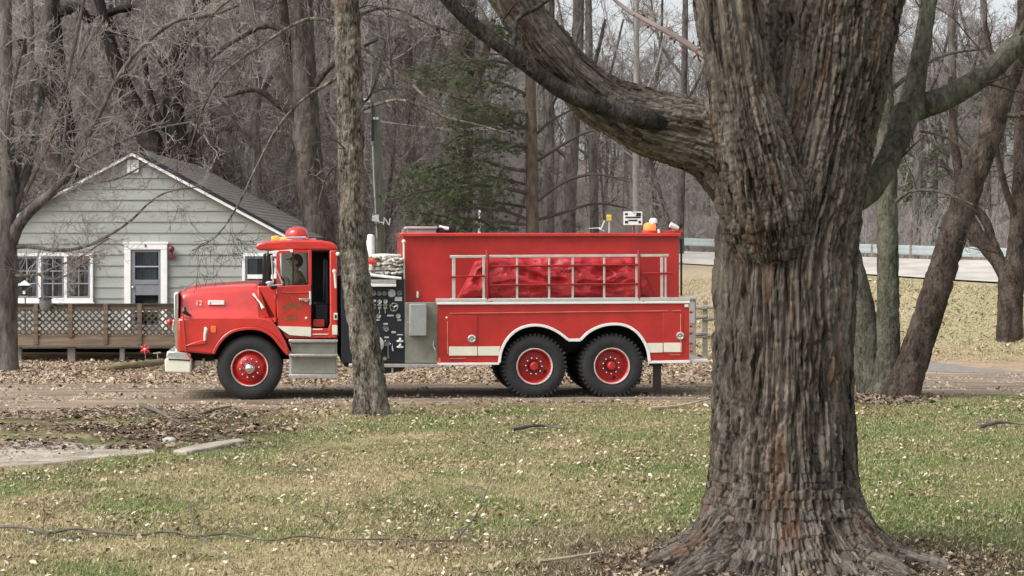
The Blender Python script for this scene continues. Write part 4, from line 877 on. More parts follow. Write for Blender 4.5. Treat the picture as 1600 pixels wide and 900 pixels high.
# --- the driver
def driver():
    base = V3(470, 478, .50); root = placed('person', 'driver in a tan coat and dark cap seated in the truck cab', 'person', tuple(base))
    k = 1/95.
    def skin(name, verts, edges, radii, mat, rootv=0, parent=root):
        me = bpy.data.meshes.new(name); me.from_pydata([tuple(Vector(v)-base) for v in verts], edges, []); o = link(name, me, parent)
        md = o.modifiers.new('skin', 'SKIN'); md.use_smooth_shade = True
        for i, r in enumerate(radii): me.skin_vertices[0].data[i].radius = (r, r) if not hasattr(r, '__len__') else r
        me.skin_vertices[0].data[rootv].use_root = True
        sb = o.modifiers.new('sub', 'SUBSURF'); sb.levels = 2; sb.render_levels = 2; me.materials.append(mat); return o
    hip = base+Vector((0, 0, .09)); che = hip+Vector((-.03, 0, .33)); nk = hip+Vector((-.05, 0, .50)); hd = hip+Vector((-.07, 0, .58))
    coat = M('tan_turnout_coat', (.155, .125, .07), .85, var=.35, scale=9); m_skin = M('skin', (.40, .23, .16), .5, var=.1); m_cap = M('dark_cap_cloth', (.012, .012, .014), .8)
    c, u, v_ = STEER
    vs = [hip, hip+Vector((-.01, 0, .17)), che, nk]; es = [(0, 1), (1, 2), (2, 3)]; ra = [(.15, .17), (.14, .16), (.13, .17), (.062, .07)]
    for s in (-1, 1):
        sh = che+Vector((0, s*.19, .07)); el = che+Vector((-.16, s*.25, -.16)); wr = c+u*s*.17+v_*.06+Vector((.05, 0, .03)); n = len(vs)
        vs += [sh, el, wr]; es += [(2, n), (n, n+1), (n+1, n+2)]; ra += [.075, .055, .042]
        kn = hip+Vector((-.42, s*.13, .06)); an = kn+Vector((-.10, 0, -.42)); to = an+Vector((-.15, 0, -.05)); n = len(vs)
        vs += [hip+Vector((-.08, s*.10, 0)), kn, an, to]; es += [(0, n), (n, n+1), (n+1, n+2), (n+2, n+3)]; ra += [.095, .07, .055, .045]
        # hand: palm with four fingers and a thumb closed on the rim
        pal = wr+Vector((-.06, 0, 0)); hv = [wr, pal, pal+Vector((-.02, 0, .005))]; he = [(0, 1), (1, 2)]; hr = [.026, (.034, .016), (.03, .014)]
        for j in range(4):
            b_ = pal+Vector((-.035, (j-1.5)*.019, .012)); m1 = b_+Vector((-.03, 0, -.012)); m2 = m1+Vector((.0, 0, -.028-.004*(j in (1, 2)))); n = len(hv)
            hv += [b_, m1, m2]; he += [(2, n), (n, n+1), (n+1, n+2)]; hr += [.009, .009, .008]
        n = len(hv); hv += [pal+Vector((.0, -s*.035, .0)), pal+Vector((-.03, -s*.05, -.012))]; he += [(1, n), (n, n+1)]; hr += [.011, .009]
        skin('hand', hv, he, hr, M('glove_skin', (.36, .21, .15), .6) if s < 0 else bpy.data.materials['glove_skin'])
    skin('body', vs, es, ra, coat)
    h0 = hd+Vector((-.01, 0, .06))-base                    # head: an egg shaped with jaw, nose, ears
    mb = MB().sphere((0, 0, 0), .1, 20, 14, (1.0, .78, 1.2)); mb.v = [((x-.012*max(0, -z)*8*(x < 0)), y*(1-.22*max(0, -z)/.12), z) for x, y, z in mb.v]
    mb.add([(-.092, 0, .03), (-.092, .016, -.025), (-.092, -.016, -.025), (-.128, 0, -.018)], [(0, 1, 3), (0, 3, 2), (1, 2, 3)])
    for s in (-1, 1): mb.sphere((.01, s*.08, -.005), .026, 8, 6, (.8, .35, 1.3))
    mb.tube([(-.04, 0, -.17), (0, 0, -.10), (.01, 0, -.05)], [.055, .05, .05], 10)
    mb.v = [(x+h0.x, y+h0.y, z+h0.z) for x, y, z in mb.v]; hdo = mb.build('head', m_skin, root, world=False, fixn=True)
    for s in (-1, 1):
        MB().sphere((h0.x-.088, h0.y+s*.032, h0.z+.015), .012, 8, 6).build('eye', m_black, hdo, world=False)
    MB().bar((h0.x-.094, h0.y-.022, h0.z-.052), (h0.x-.094, h0.y+.022, h0.z-.052), .008, .006).build('mouth', M('lips', (.28, .12, .1), .5), hdo, world=False)
    hb = MB().sphere((h0.x+.014, h0.y, h0.z+.012), .108, 18, 12, (.98, .80, 1.1)); hb.f = [f for f in hb.f if max(hb.v[i][2] for i in f) > h0.z+.045 or (min(hb.v[i][0] for i in f) > h0.x-.02 and max(hb.v[i][2] for i in f) > h0.z-.08)]
    hb.build('cap', m_cap, root, world=False)
    MB().prism([(h0.x-.17, h0.z+.025), (h0.x-.16, h0.z+.04), (h0.x-.05, h0.z+.07), (h0.x-.05, h0.z+.05)], h0.y-.075, h0.y+.075).build('cap_brim', m_cap, root, world=False, bevel=.006)
    cl = MB().tube([nk-base+Vector((-.07, -.09, -.03)), nk-base+Vector((-.09, -.03, -.06)), nk-base+Vector((-.09, .03, -.06)), nk-base+Vector((-.07, .09, -.03))], .03, 8)
    cl.build('collar_band', M('lime_reflective_band', (.42, .62, .08), .6), root, world=False)
driver()
# ------------------------------------------------------------------ trees
def cat_rom(pts, rad, step):
    p = [Vector(q) for q in pts]; r = list(rad); P4 = [p[0]*2-p[1]]+p+[p[-1]*2-p[-2]]; R4 = [r[0]]+r+[r[-1]]
    op, orad = [], []
    for i in range(1, len(P4)-2):
        n = max(1, int((P4[i+1]-P4[i]).length/step))
        for j in range(n):
            t = j/n; a, b, c, d = P4[i-1:i+3]
            op.append(.5*((2*b)+(c-a)*t+(2*a-5*b+4*c-d)*t*t+(3*b-a-3*c+d)*t**3)); orad.append(R4[i]*(1-t)+R4[i+1]*t)
    op.append(p[-1]); orad.append(r[-1]); return op, orad
def limb(mb, pts, rad, nside=10, step=.12, amp=.0, fr=9., seed=0):
    """a bough along control points, its surface roughened into bark plates"""
    op, orad = cat_rom(pts, rad, step)
    o = len(mb.v); mb.tube(op, orad, nside)
    if amp:
        A = np.array(mb.v[o:]); C = np.repeat(np.array([tuple(q) for q in op]), nside, 0); dv = A-C; rr = np.linalg.norm(dv, axis=1, keepdims=True)
        s = np.repeat(np.cumsum([0]+[(op[i+1]-op[i]).length for i in range(len(op)-1)]), nside)[:, None]
        q = np.concatenate([dv*fr, s*fr*.33], 1); n = perlin(np.stack([q[:, 0]+q[:, 2]*.7+seed, q[:, 1], q[:, 3]], 1)); n2 = perlin(np.stack([q[:, 0]*2.3+seed, q[:, 1]*2.3, q[:, 3]*2.6], 1))
        k = 1-np.exp(-(n/.16)**2)*1.; A = C+dv*(1+amp*(k-.6+.5*n2)[:, None]/np.maximum(rr, .02)*1.0)
        mb.v[o:] = [tuple(v) for v in A]
    return op, orad
def rdir(rg, d, lo, hi):
    a = d.orthogonal().normalized(); a.rotate(Matrix.Rotation(rg.uniform(0, 2*math.pi), 3, d)); t = R(rg.uniform(lo, hi)); return (d*math.cos(t)+a*math.sin(t)).normalized()
def grow(mb, p, d, L, r, lvl, rg, maxl, kids, trop=.12, wig=.22, rmin=.0035, ang=(28, 62), sides=(6, 5, 3, 3, 3), mb2=None):
    n = 4 if lvl == 0 else 3; pts, rad = [p], [r]
    for i in range(n):
        d = (d+Vector((rg.gauss(0, wig), rg.gauss(0, wig), rg.gauss(0, wig)+trop))).normalized(); p = p+d*(L/n); pts.append(p); rad.append(max(rmin, r*(1-.78*(i+1)/n)))
    mb.tube(pts, rad, sides[min(lvl, 4)], False)
    if lvl >= maxl: return
    for j in range(kids[lvl]):
        t = rg.uniform(.18, 1.0); i = min(int(t*n), n-1); f = t*n-i; q = pts[i].lerp(pts[i+1], f); rr = rad[i]*(1-f)+rad[i+1]*f; dd = (pts[i+1]-pts[i]).normalized()
        grow(mb2 or mb, q, rdir(rg, dd, *ang), L*rg.uniform(.38, .66)*(1.15-.45*t), max(rmin, rr*rg.uniform(.5, .75)), lvl+1, rg, maxl, kids, trop, wig, rmin, ang, sides, mb2)
def sprout(mb, op, orad, n, L, rg, maxl=2, kids=(5, 4, 3), t0=.1, t1=1., rf=.35, rmax=.02, trop=.1, ang=(35, 75), rmin=.0035, wig=.22):
    m = len(op)
    for k in range(n):
        i = min(m-2, int((t0+(t1-t0)*rg.random())*(m-1))); d = (op[i+1]-op[i]).normalized()
        grow(mb, op[i].lerp(op[i+1], rg.random()), rdir(rg, d, *ang), L*rg.uniform(.5, 1.15), min(rmax, orad[i]*rf), 0, rg, maxl, kids, trop, wig, rmin, (25, 60), (5, 4, 3, 3, 3))
def tr(pts, d, dd=0.):   # traced limb: (px, py, radius in px) at depth d (+dd along its length)
    n = len(pts); return [P(a, b, d+dd*i/(n-1)) for i, (a, b, r) in enumerate(pts)], [r*d/F for i, (a, b, r) in enumerate(pts)]

# --- the great tree in front: one fused body with carved bark
def great_tree():
    D = 17.0; base = P(1228, 874, D); t = thing('great_tree', (base.x, D, 0), 'massive furrowed tree trunk forking low with a thick bough reaching over the truck', 'tree')
    L = []
    def add(pts, d, dd=0.): L.append(tr(pts, d, dd))
    add([(1226, 930, 330), (1226, 915, 298), (1226, 895, 248), (1226, 876, 212), (1226, 860, 184), (1226, 842, 160), (1225, 820, 139), (1224, 795, 125), (1224, 765, 117), (1223, 720, 111), (1223, 600, 107), (1225, 500, 107), (1225, 430, 108), (1230, 380, 107), (1240, 325, 106), (1256, 262, 101), (1272, 190, 97), (1288, 100, 101), (1300, 0, 108), (1312, -110, 108), (1318, -180, 106)], D, .16)
    add([(1214, 440, 30), (1207, 390, 58), (1199, 340, 72), (1184, 275, 68), (1166, 190, 58), (1152, 110, 52), (1140, 20, 51), (1130, -80, 50), (1124, -170, 48)], D-.16, -.38)
    add([(1195, 300, 70), (1130, 232, 63), (1070, 206, 54), (1010, 190, 49), (955, 166, 43), (915, 135, 38), (872, 94, 36), (830, 40, 35), (795, -20, 34), (755, -100, 32)], D-.05, -.6)
    for rp in ([(1180, 770, 30), (1134, 822, 42), (1085, 862, 34), (1030, 888, 22), (975, 905, 8)], [(1200, 790, 28), (1160, 845, 38), (1120, 890, 36), (1075, 930, 26), (1020, 962, 12)],
               [(1262, 770, 30), (1314, 825, 42), (1368, 864, 34), (1425, 888, 21), (1490, 904, 7)], [(1245, 790, 28), (1284, 845, 38), (1325, 888, 34), (1362, 930, 24), (1400, 958, 12)]):
        pts, rad = tr(rp, D); 
        for i in range(len(pts)):             # lay the root on the ground, swinging towards or away from the front
            f = i/(len(pts)-1); lo = rp[-1][1] > 940
            g = (-.85 if lo else -.42)*f*1.2
            pts[i] = Vector((pts[i].x, D-.12+g, max(pts[i].z, rad[i]*.2) if i < 3 else (rad[i]*.1 if i == 3 else -.05)))
        L.append((pts, rad))
    for ang_, ln in ((1.2, 1.3), (1.9, 1.2), (.4, 1.0), (2.8, 1.1)):
        dx, dy = math.cos(ang_), math.sin(ang_)
        L.append(([Vector((base.x+dx*a, D+dy*a, z)) for a, z in ((.18, .5), (.45, .22), (.8, .06), (ln, -.03))], [.18, .2, .15, .07]))
    mb = MB(); SEG = []
    for pts, rad in L:
        op, orad = cat_rom(pts, rad, .07); mb.tube(op, orad, 28)
        A = np.array([tuple(q) for q in op]); s = np.concatenate([[0], np.cumsum(np.linalg.norm(A[1:]-A[:-1], axis=1))])
        SEG.append((A, np.array(orad), s))
    me = bpy.data.meshes.new('trunk'); me.from_pydata([(a-base.x, b-D, c) for a, b, c in mb.v], [], mb.f)
    o = bpy.data.objects.new('tmp', me); COL.objects.link(o)
    rm = o.modifiers.new('r', 'REMESH'); rm.mode = 'VOXEL'; rm.voxel_size = .0125
    sm = o.modifiers.new('s', 'SMOOTH'); sm.factor = .6; sm.iterations = 22
    bpy.context.view_layer.update(); me2 = bpy.data.meshes.new_from_object(o.evaluated_get(bpy.context.evaluated_depsgraph_get())); bpy.data.objects.remove(o)
    n = len(me2.vertices); V = np.empty(n*3, np.float32); me2.vertices.foreach_get('co', V); V = V.reshape(-1, 3).astype(float)+np.array([base.x, D, 0])
    N = np.empty(n*3, np.float32); me2.vertices.foreach_get('normal', N); N = N.reshape(-1, 3).astype(float)
    best = np.full(n, 1e9); sec = np.full(n, 1e9); Q = np.zeros((n, 3)); Q2 = np.zeros((n, 3))
    for li, (A, r, s) in enumerate(SEG):
        # nearest centre-line sample, radius-weighted, with a bark frame (two turns around, one along)
        tan = np.gradient(A, axis=0); tan /= np.linalg.norm(tan, axis=1, keepdims=True)
        for c0 in range(0, n, 40000):
            v = V[c0:c0+40000]; d2 = ((v**2).sum(1)[:, None]+(A**2).sum(1)[None]-2*v@A.T); k = d2.argmin(1); dist = np.sqrt(np.maximum(d2[np.arange(len(v)), k], 1e-9))
            tk = tan[k]; rel = v-A[k]; al = (rel*tk).sum(1); per = rel-tk*al[:, None]
            u0 = np.array([0, 1., 0]); e1 = np.cross(tk, u0); e1 /= np.linalg.norm(e1, axis=1, keepdims=True)+1e-9; e2 = np.cross(e1, tk)
            pr_ = np.linalg.norm(per, axis=1, keepdims=True); pn = per/np.maximum(pr_, 1e-6)*np.maximum(r[k], .05)[:, None]
            q = np.stack([(pn*e1).sum(1), (pn*e2).sum(1), s[k]+al+li*7.3], 1); sc = dist/np.maximum(r[k], .05)
            sl_ = slice(c0, c0+40000); b_, s_, q1, q2 = best[sl_], sec[sl_], Q[sl_], Q2[sl_]
            w = sc < b_; w2 = ~w & (sc < s_)
            s_[w] = b_[w]; q2[w] = q1[w]; b_[w] = sc[w]; q1[w] = q[w]; s_[w2] = sc[w2]; q2[w2] = q[w2]
    wob = perlin(V*1.3)*.5; wob2 = perlin(V*2.1+9)*.25; low = perlin(V*3.1)
    def carve(Q):
        q = np.stack([Q[:, 0]*23+wob*1.6, Q[:, 1]*23+wob2*2.2, Q[:, 2]*1.05+wob*1.2], 1)
        n1 = perlin(q); n2 = perlin(q*np.array([1.8, 1.8, 2.4])+3.7); n4 = perlin(np.stack([Q[:, 0]*13, Q[:, 1]*13, Q[:, 2]*6+wob*3], 1)+31); n3 = perlin(np.stack([Q[:, 0]*42, Q[:, 1]*42, Q[:, 2]*26], 1)+11)
        r1 = 1-np.exp(-(n1/.15)**2); r2 = 1-np.exp(-(n2/.16)**2); cr = 1-np.exp(-(n4/.09)**2); thick = np.clip(np.sqrt(Q[:, 0]**2+Q[:, 1]**2)/.4, .35, 1)
        return thick*(.052*(r1-.7)+.026*(r2-.7)*r1+.013*(cr-.8)*r1+.008*n3+.012*n4)
    w2 = .5*np.exp(-np.minimum(sec-best, 5)*9)
    disp = carve(Q)*(1-w2)+carve(Q2)*w2+.022*low
    hol = np.exp(-(((V[:, 0]-(1190-800)/F*D)/.085)**2+((V[:, 2]-.13)/.12)**2))*(N[:, 1] < 0)          # hollow between the front roots
    disp = disp-.09*hol
    V2 = V+N*disp[:, None]-np.array([base.x, D, 0]); me2.vertices.foreach_set('co', V2.astype(np.float32).ravel())
    at = me2.attributes.new('bk', 'FLOAT_VECTOR', 'POINT'); at.data.foreach_set('vector', Q.astype(np.float32).ravel())
    me2.materials.clear(); me2.materials.append(m_bark_big); me2.shade_smooth(); me2.update()
    link('trunk', me2, t); print('great tree verts', n)
    # the slender bough in front of the big one, then twigs
    mb = MB(); rg = random.Random(4)
    bo = [(tr([(1010, 186, 17), (975, 176, 16), (940, 165, 14.5), (890, 148, 13), (845, 118, 12), (800, 84, 11.5), (745, 44, 11), (700, 0, 10), (655, -55, 9)], D-.62, -.5)),
          (tr([(1182, 33, 6), (1150, 28, 2.5), (1126, 36, 2), (1112, 40, 1)], D-.5)),
          (tr([(800, 84, 5), (804, 60, 4.5), (808, 30, 4), (845, 8, 3.4), (880, -20, 3)], D-.9)), (tr([(808, 45, 3), (800, 50, 3), (785, 34, 2.5), (808, 2, 2)], D-.9))]
    bo[0][0].insert(0, P(1052, 200, D-.28)); bo[0][1].insert(0, .05)
    for pts, rad in bo: limb(mb, pts, rad, 12, .06, .004, 20)
    gb = MB(); gl = [tr([(1270, 345, 22), (1325, 316, 22), (1358, 297, 20), (1384, 258, 19), (1404, 215, 20), (1418, 172, 22)], D+.25, .65), tr([(1408, 190, 16), (1432, 170, 20), (1480, 152, 18.5), (1545, 112, 17.5), (1605, 56, 16), (1690, 0, 15)], D+.88, .5), tr([(1414, 195, 16), (1424, 160, 19), (1434, 110, 15), (1444, 50, 13), (1455, -20, 12), (1462, -90, 11)], D+.89, .4)]
    for j, (pts, rad) in enumerate(gl): limb(gb, pts, rad, 20, .03, .008, 22, j*5.)
    gb.build('bough', m_bark_grey, t)
    rb = MB(); rl = tr([(1130, 110, 7), (1088, 78, 5.5), (1050, 54, 5), (1010, 32, 4.2), (975, 12, 3.4), (930, -30, 2.6)], D+.35, 1.2); op, orad = limb(rb, *rl, 8, .05, .004, 25)
    sprout(rb, op, orad, 7, .5, random.Random(8), 2, (4, 3, 2), .2, 1., .3, .006, .05, rmin=.002); rb.build('bough', m_twig_red, t)
    lr = random.Random(18); lf = []
    for _ in range(46):
        p = op[min(len(op)-1, int(lr.uniform(.1, .7)*len(op)))]+Vector((lr.gauss(0, .03), lr.gauss(0, .03), lr.gauss(-.01, .03)))-Vector((base.x, D, 0)); a = Vector((lr.gauss(0, 1), lr.gauss(0, 1), lr.gauss(0, 1))).normalized()*.05; b = a.orthogonal().normalized()*.016; lf += [p, p+a*.5+b, p+a, p+a*.5-b]
    link('foliage', np_mesh('foliage', np.array([tuple(v) for v in lf]), np.arange(len(lf)).reshape(-1, 4), m_ruleaf), t)
    mb.build('bough', m_bark_bough, t)
    mb = MB()
    for (A, r, s), n_, L_ in zip(SEG[2:3], (5,), (.8,)):
        sprout(mb, [Vector(a) for a in A], list(r), n_, L_, rg, 2, (5, 3, 2), .35, 1., .12, .012, .05, rmin=.002)
    for pts, rad in bo[:1]:
        op, orad = cat_rom(pts, rad, .1); sprout(mb, op, orad, 5, .7, rg, 2, (4, 3, 2), .3, 1., .3, .010, .02, rmin=.002)
    for (pts, rad), n_, L_ in zip(gl, (1, 8, 7), (.5, .9, .8)):
        op, orad = cat_rom(pts, rad, .1); sprout(mb, op, orad, n_, L_, rg, 2, (5, 3, 2), .35, 1., .12, .012, .05, rmin=.002)
    mb.build('crown', m_twig_dk, t)
great_tree()

def traced_tree(name, label, cat, limbs, d, bark, twig, tw, seed, amp=.012, nside=14, step=.06, group=None, fr=9., **kw):
    rg = random.Random(seed); p0 = tr(limbs[0], d)[0][0]; z0 = gz1(p0.x, d)
    t = thing(name, (p0.x, d, z0), label, cat, group); mb = MB(); mc = MB()
    for j, l in enumerate(limbs):
        dd = 0
        if isinstance(l, tuple): l, dd = l
        pts, rad = tr(l, d, dd); big = max(rad) > .05
        if j == 0: pts[0] = Vector((pts[0].x, pts[0].y, min(pts[0].z, z0-.05)))
        op, orad = limb(mb, pts, rad, nside if big else 7, step if big else .15, amp if big else .004, fr, seed*3.1+j)
        n_, L_ = tw
        ln = sum((op[i+1]-op[i]).length for i in range(len(op)-1))
        sprout(mc, op, orad, max(1, int(n_*ln*(kw.get('trunk_f', .3) if j == 0 else 1))), L_, rg, kw.get('maxl', 2), kw.get('kids', (5, 4, 2)), kw.get('t0', .35) if j == 0 else .12, 1., .3, kw.get('rmax', .016), kw.get('trop', .08), rmin=kw.get('rmin', .0035))
    mb.build('trunk', bark, t); mc.build('crown', twig, t); return t, mc
# thin leaning tree in front of the truck
traced_tree('slender_tree', 'slim flaky-barked tree standing in front of the truck just behind its cab', 'tree', [
    [(580, 655, 33), (580, 640, 29), (579, 615, 25), (575, 570, 23.5), (568, 520, 22.5), (562, 480, 22), (556, 430, 21.5), (551, 365, 21.5), (549, 300, 20.5), (548, 200, 20), (545, 100, 20), (541, 0, 19), (538, -90, 18)],
    ([(552, 178, 3.2), (580, 166, 2.9), (620, 156, 2.6), (655, 164, 2.3), (700, 184, 2), (750, 196, 1.6), (792, 208, 1)], -.8),
    ([(552, 62, 2.9), (590, 92, 2.6), (640, 130, 2.2), (680, 168, 1.8), (705, 205, 1.2), (716, 240, 0.72)], -.6),
    ([(545, 30, 2.9), (610, 12, 2.2), (690, 45, 1.8), (760, 62, 1.4)], .8),
    ([(546, 110, 3.6), (505, 135, 3), (470, 158, 2.6), (430, 205, 2.2), (400, 262, 1.7), (372, 320, 1.4), (338, 370, 1), (300, 392, 0.72)], -.6),
    ([(548, 150, 2.9), (560, 165, 2.5), (575, 155, 2.2), (590, 120, 1.8), (600, 60, 1.4)], .4),
    ([(540, 40, 3.6), (480, 30, 2.9), (410, 70, 2.2), (345, 120, 1.8), (310, 190, 1.4), (290, 260, 1)], .6),
    ([(543, 10, 3.6), (520, -10, 2.9), (440, -20, 2.2), (360, 0, 1.7), (300, 60, 1.3), (260, 130, 0.86)], 1.0),
    ([(550, 250, 2.2), (520, 262, 1.7), (505, 290, 1.3), (496, 330, 0.86)], .3)], 31.6, m_bark_thin, m_twig_dk, (5.5, .75), 5, .032, 24, .03, trop=-.02, rmin=.0028, kids=(5, 4, 1.4), fr=12.)
# multi-stemmed tree at the left edge
traced_tree('yard_tree', 'bare spreading tree with many thin limbs in front of the deck and window', 'tree', [
    [(8, 584, 24), (9, 570, 20), (9, 520, 18), (10, 450, 17.5), (9, 400, 18), (11, 360, 15), (13, 300, 12), (12, 200, 10), (10, 100, 9), (10, -20, 8)],
    ([(12, 395, 11), (30, 350, 9.5), (60, 318, 8), (92, 290, 6.2), (125, 240, 4.4), (150, 190, 3.8), (185, 120, 3.2), (225, 70, 3.6), (275, 33, 3.2), (330, 24, 2.8), (372, 8, 2.4)], -1.2),
    ([(14, 385, 4.4), (50, 386, 3), (90, 391, 2.7), (130, 386, 2.4), (170, 368, 2.1), (205, 344, 1.8), (232, 318, 1.6), (262, 300, 1.2), (310, 292, 0.74)], -1.5),
    ([(10, 430, 3.7), (40, 431, 2.7), (62, 428, 2.2), (90, 416, 1.9), (125, 402, 1.6), (150, 385, 1.3), (170, 372, 0.89)], -1.0), ([(60, 428, 1.9), (76, 436, 1.6), (105, 430, 1.5), (140, 405, 1.2)], -1.2),
    ([(10, 350, 6.7), (28, 260, 5.9), (45, 160, 5.9), (48, 60, 5.5), (44, -40, 5.2)], .8), ([(18, 340, 6.7), (50, 240, 6.3), (66, 140, 5.9), (72, 50, 5.9), (78, -40, 5.2)], 1.4),
    ([(40, 300, 3.7), (80, 215, 3.3), (105, 120, 3), (125, 30, 2.5), (140, -40, 2.2)], -.8), ([(70, 310, 3), (110, 265, 2.5), (160, 235, 2.2), (230, 205, 1.6), (300, 190, 1)], -1.5),
    ([(25, 300, 3.3), (12, 220, 3), (20, 140, 2.6), (40, 60, 2.2)], -1.0), ([(95, 285, 2.2), (102, 200, 2.1), (118, 110, 1.8), (160, 30, 1.5)], .5), ([(60, 318, 2.5), (110, 290, 1.9), (180, 280, 1.5), (240, 250, 0.89)], -1.8),
    ([(12, 360, 3.7), (-20, 300, 3), (-40, 220, 2.2)], 0)], 42.6, m_bark_far, m_twig_pale, (6.0, .85), 8, .008, 14, .06, trop=.03, kids=(5, 4, 2), t0=.5, trunk_f=.6)
# clump at the right of the great tree
cl = 'stems rising from one clump beside the great trunk'
traced_tree('clump_tree', 'straight grey-green middle stem of the three-stemmed clump by the dirt drive', 'tree', [[(1383, 622, 34), (1386, 600, 24), (1388, 560, 18.5), (1388, 500, 17.5), (1387, 400, 16.5), (1386, 300, 16), (1384, 200, 15), (1380, 100, 14), (1378, -20, 13), (1376, -90, 12)], ([(1386, 330, 4), (1420, 300, 3), (1470, 300, 2.4), (1520, 320, 1.6)], -.8), ([(1384, 230, 4), (1345, 170, 3), (1330, 90, 2.4)], .5), ([(1382, 150, 4), (1430, 110, 3), (1480, 85, 2.4), (1550, 75, 1.6)], .8)], 35.4, m_bark_grey, m_twig_dk, (2.6, 1.0), 12, .016, 18, .04, group=cl, rmin=.0028, t0=.6)
traced_tree('clump_tree', 'dark rough leaning stem of the three-stemmed clump, tilting away from the great trunk', 'tree', [[(1405, 630, 34), (1412, 605, 27), (1428, 560, 24), (1448, 500, 22.5), (1470, 430, 22), (1488, 370, 21), (1506, 318, 21), (1526, 260, 20), (1550, 200, 19), (1572, 130, 18), (1598, 70, 17), (1640, -10, 16)], ([(1560, 180, 5), (1600, 178, 4), (1650, 160, 3)], -.5), ([(1572, 130, 5), (1545, 70, 4), (1538, 0, 3)], .6), ([(1530, 250, 3), (1480, 215, 2.6), (1440, 205, 2)], .6), ([(1500, 330, 4), (1520, 380, 3), (1560, 395, 2)], -.5)], 35.0, m_bark_dark, m_twig_dk, (2.4, 1.0), 13, .024, 20, .035, group=cl, rmin=.0028, t0=.5)
traced_tree('clump_tree', 'grey stem of the clump half hidden behind the great trunk', 'tree', [[(1372, 625, 36), (1366, 600, 30), (1358, 560, 27), (1346, 500, 25), (1330, 430, 23), (1310, 350, 21), (1290, 260, 19), (1270, 150, 17), (1250, 20, 15), (1240, -80, 14)]], 35.8, m_bark_grey, m_twig_dk, (1.5, 1.0), 14, .016, 18, .04, group=cl, rmin=.0028, t0=.7)
# forked tree on the bank
traced_tree('bank_tree', 'forked tree with a short stout trunk standing alone on the grassy bank', 'tree', [[(1577, 552, 27), (1577, 540, 22), (1578, 500, 20), (1579, 460, 20), (1581, 432, 21), (1586, 400, 14), (1592, 330, 13), (1596, 240, 12), (1600, 130, 11), (1600, 0, 10)], ([(1576, 440, 12), (1560, 410, 11.5), (1540, 385, 11), (1520, 352, 10), (1508, 320, 9), (1500, 280, 8), (1490, 210, 6), (1485, 120, 4)], .5), ([(1570, 420, 8), (1552, 380, 7), (1540, 345, 7), (1522, 322, 6), (1500, 290, 4), (1470, 250, 3)], 1.), ([(1590, 350, 6), (1570, 290, 5), (1555, 220, 4), (1550, 120, 3)], -1.)], 49.0, m_bark_dark, m_twig_dk, (3.5, 1.1), 15, .014, 16, .06, rmin=.004, trop=.1)
# trees behind the house and along the hill foot, each traced
traced_tree('forked_tree', 'black wet trunk forking in a V above the ridge of the green house', 'tree', [[(275, 330, 24), (262, 300, 22), (250, 262, 20), (236, 225, 19), (218, 185, 17), (200, 150, 15), (185, 110, 12), (170, 60, 9), (150, -20, 7)], ([(290, 300, 17), (282, 250, 16.5), (274, 200, 17), (270, 150, 16), (272, 110, 15), (290, 60, 10), (320, 0, 8), (340, -60, 6)], .5), ([(262, 205, 6), (245, 180, 6), (235, 150, 5), (225, 90, 4)], -.4), ([(272, 125, 8), (250, 90, 7), (215, 60, 6), (150, 40, 5)], .8)], 61.3, m_bark_black, m_twig, (2.2, 1.4), 21, .03, 14, .12, rmin=.006, kids=(5, 4, 3))
traced_tree('crooked_tree', 'dark crooked trunk zigzagging above the lower end of the house roof', 'tree', [[(112, 330, 16), (108, 280, 14), (104, 230, 14), (100, 180, 13), (92, 120, 13), (86, 60, 12), (80, 10, 11), (76, -50, 10)], ([(105, 190, 9), (85, 155, 9), (62, 122, 9), (50, 100, 7), (30, 60, 5)], -.5), ([(92, 20, 8), (120, 12, 8), (140, 30, 7), (170, 20, 6), (210, 10, 5)], .5)], 61.6, m_bark_black, m_twig, (2.2, 1.3), 22, .03, 12, .12, rmin=.006)
traced_tree('big_oak', 'broad grey-brown double trunk rising right behind the truck cab', 'tree', [[(506, 420, 30), (500, 372, 25), (491, 320, 23), (484, 260, 21), (480, 200, 20), (476, 120, 19), (472, 40, 18), (468, -80, 17)], ([(484, 250, 14), (468, 210, 15), (458, 160, 15), (450, 100, 14), (440, 30, 12), (430, -70, 10)], .6), ([(480, 150, 6), (510, 110, 5), (540, 85, 4), (590, 60, 3)], -.8), ([(462, 180, 6), (430, 160, 5), (400, 140, 4), (350, 150, 3)], -.8), ([(472, 60, 6), (420, 40, 5), (370, 60, 4), (330, 90, 3)], -.5)], 58., m_bark_oak, m_twig, (2.8, 1.3), 23, .03, 16, .1, rmin=.005)
traced_tree('leaning_tree', 'slim dark tree standing between the pole and the russet-leaved saplings', 'tree', [[(405, 330, 9), (400, 260, 8.5), (398, 200, 8), (402, 120, 7), (396, 40, 6), (390, -50, 5)], ([(400, 240, 4), (370, 190, 3), (340, 150, 2.4)], -.6), ([(399, 160, 4), (430, 110, 3), (455, 50, 2.4)], .6)], 61., m_bark_far, m_twig_red, (3.5, 1.2), 24, .01, 10, .12, rmin=.005)
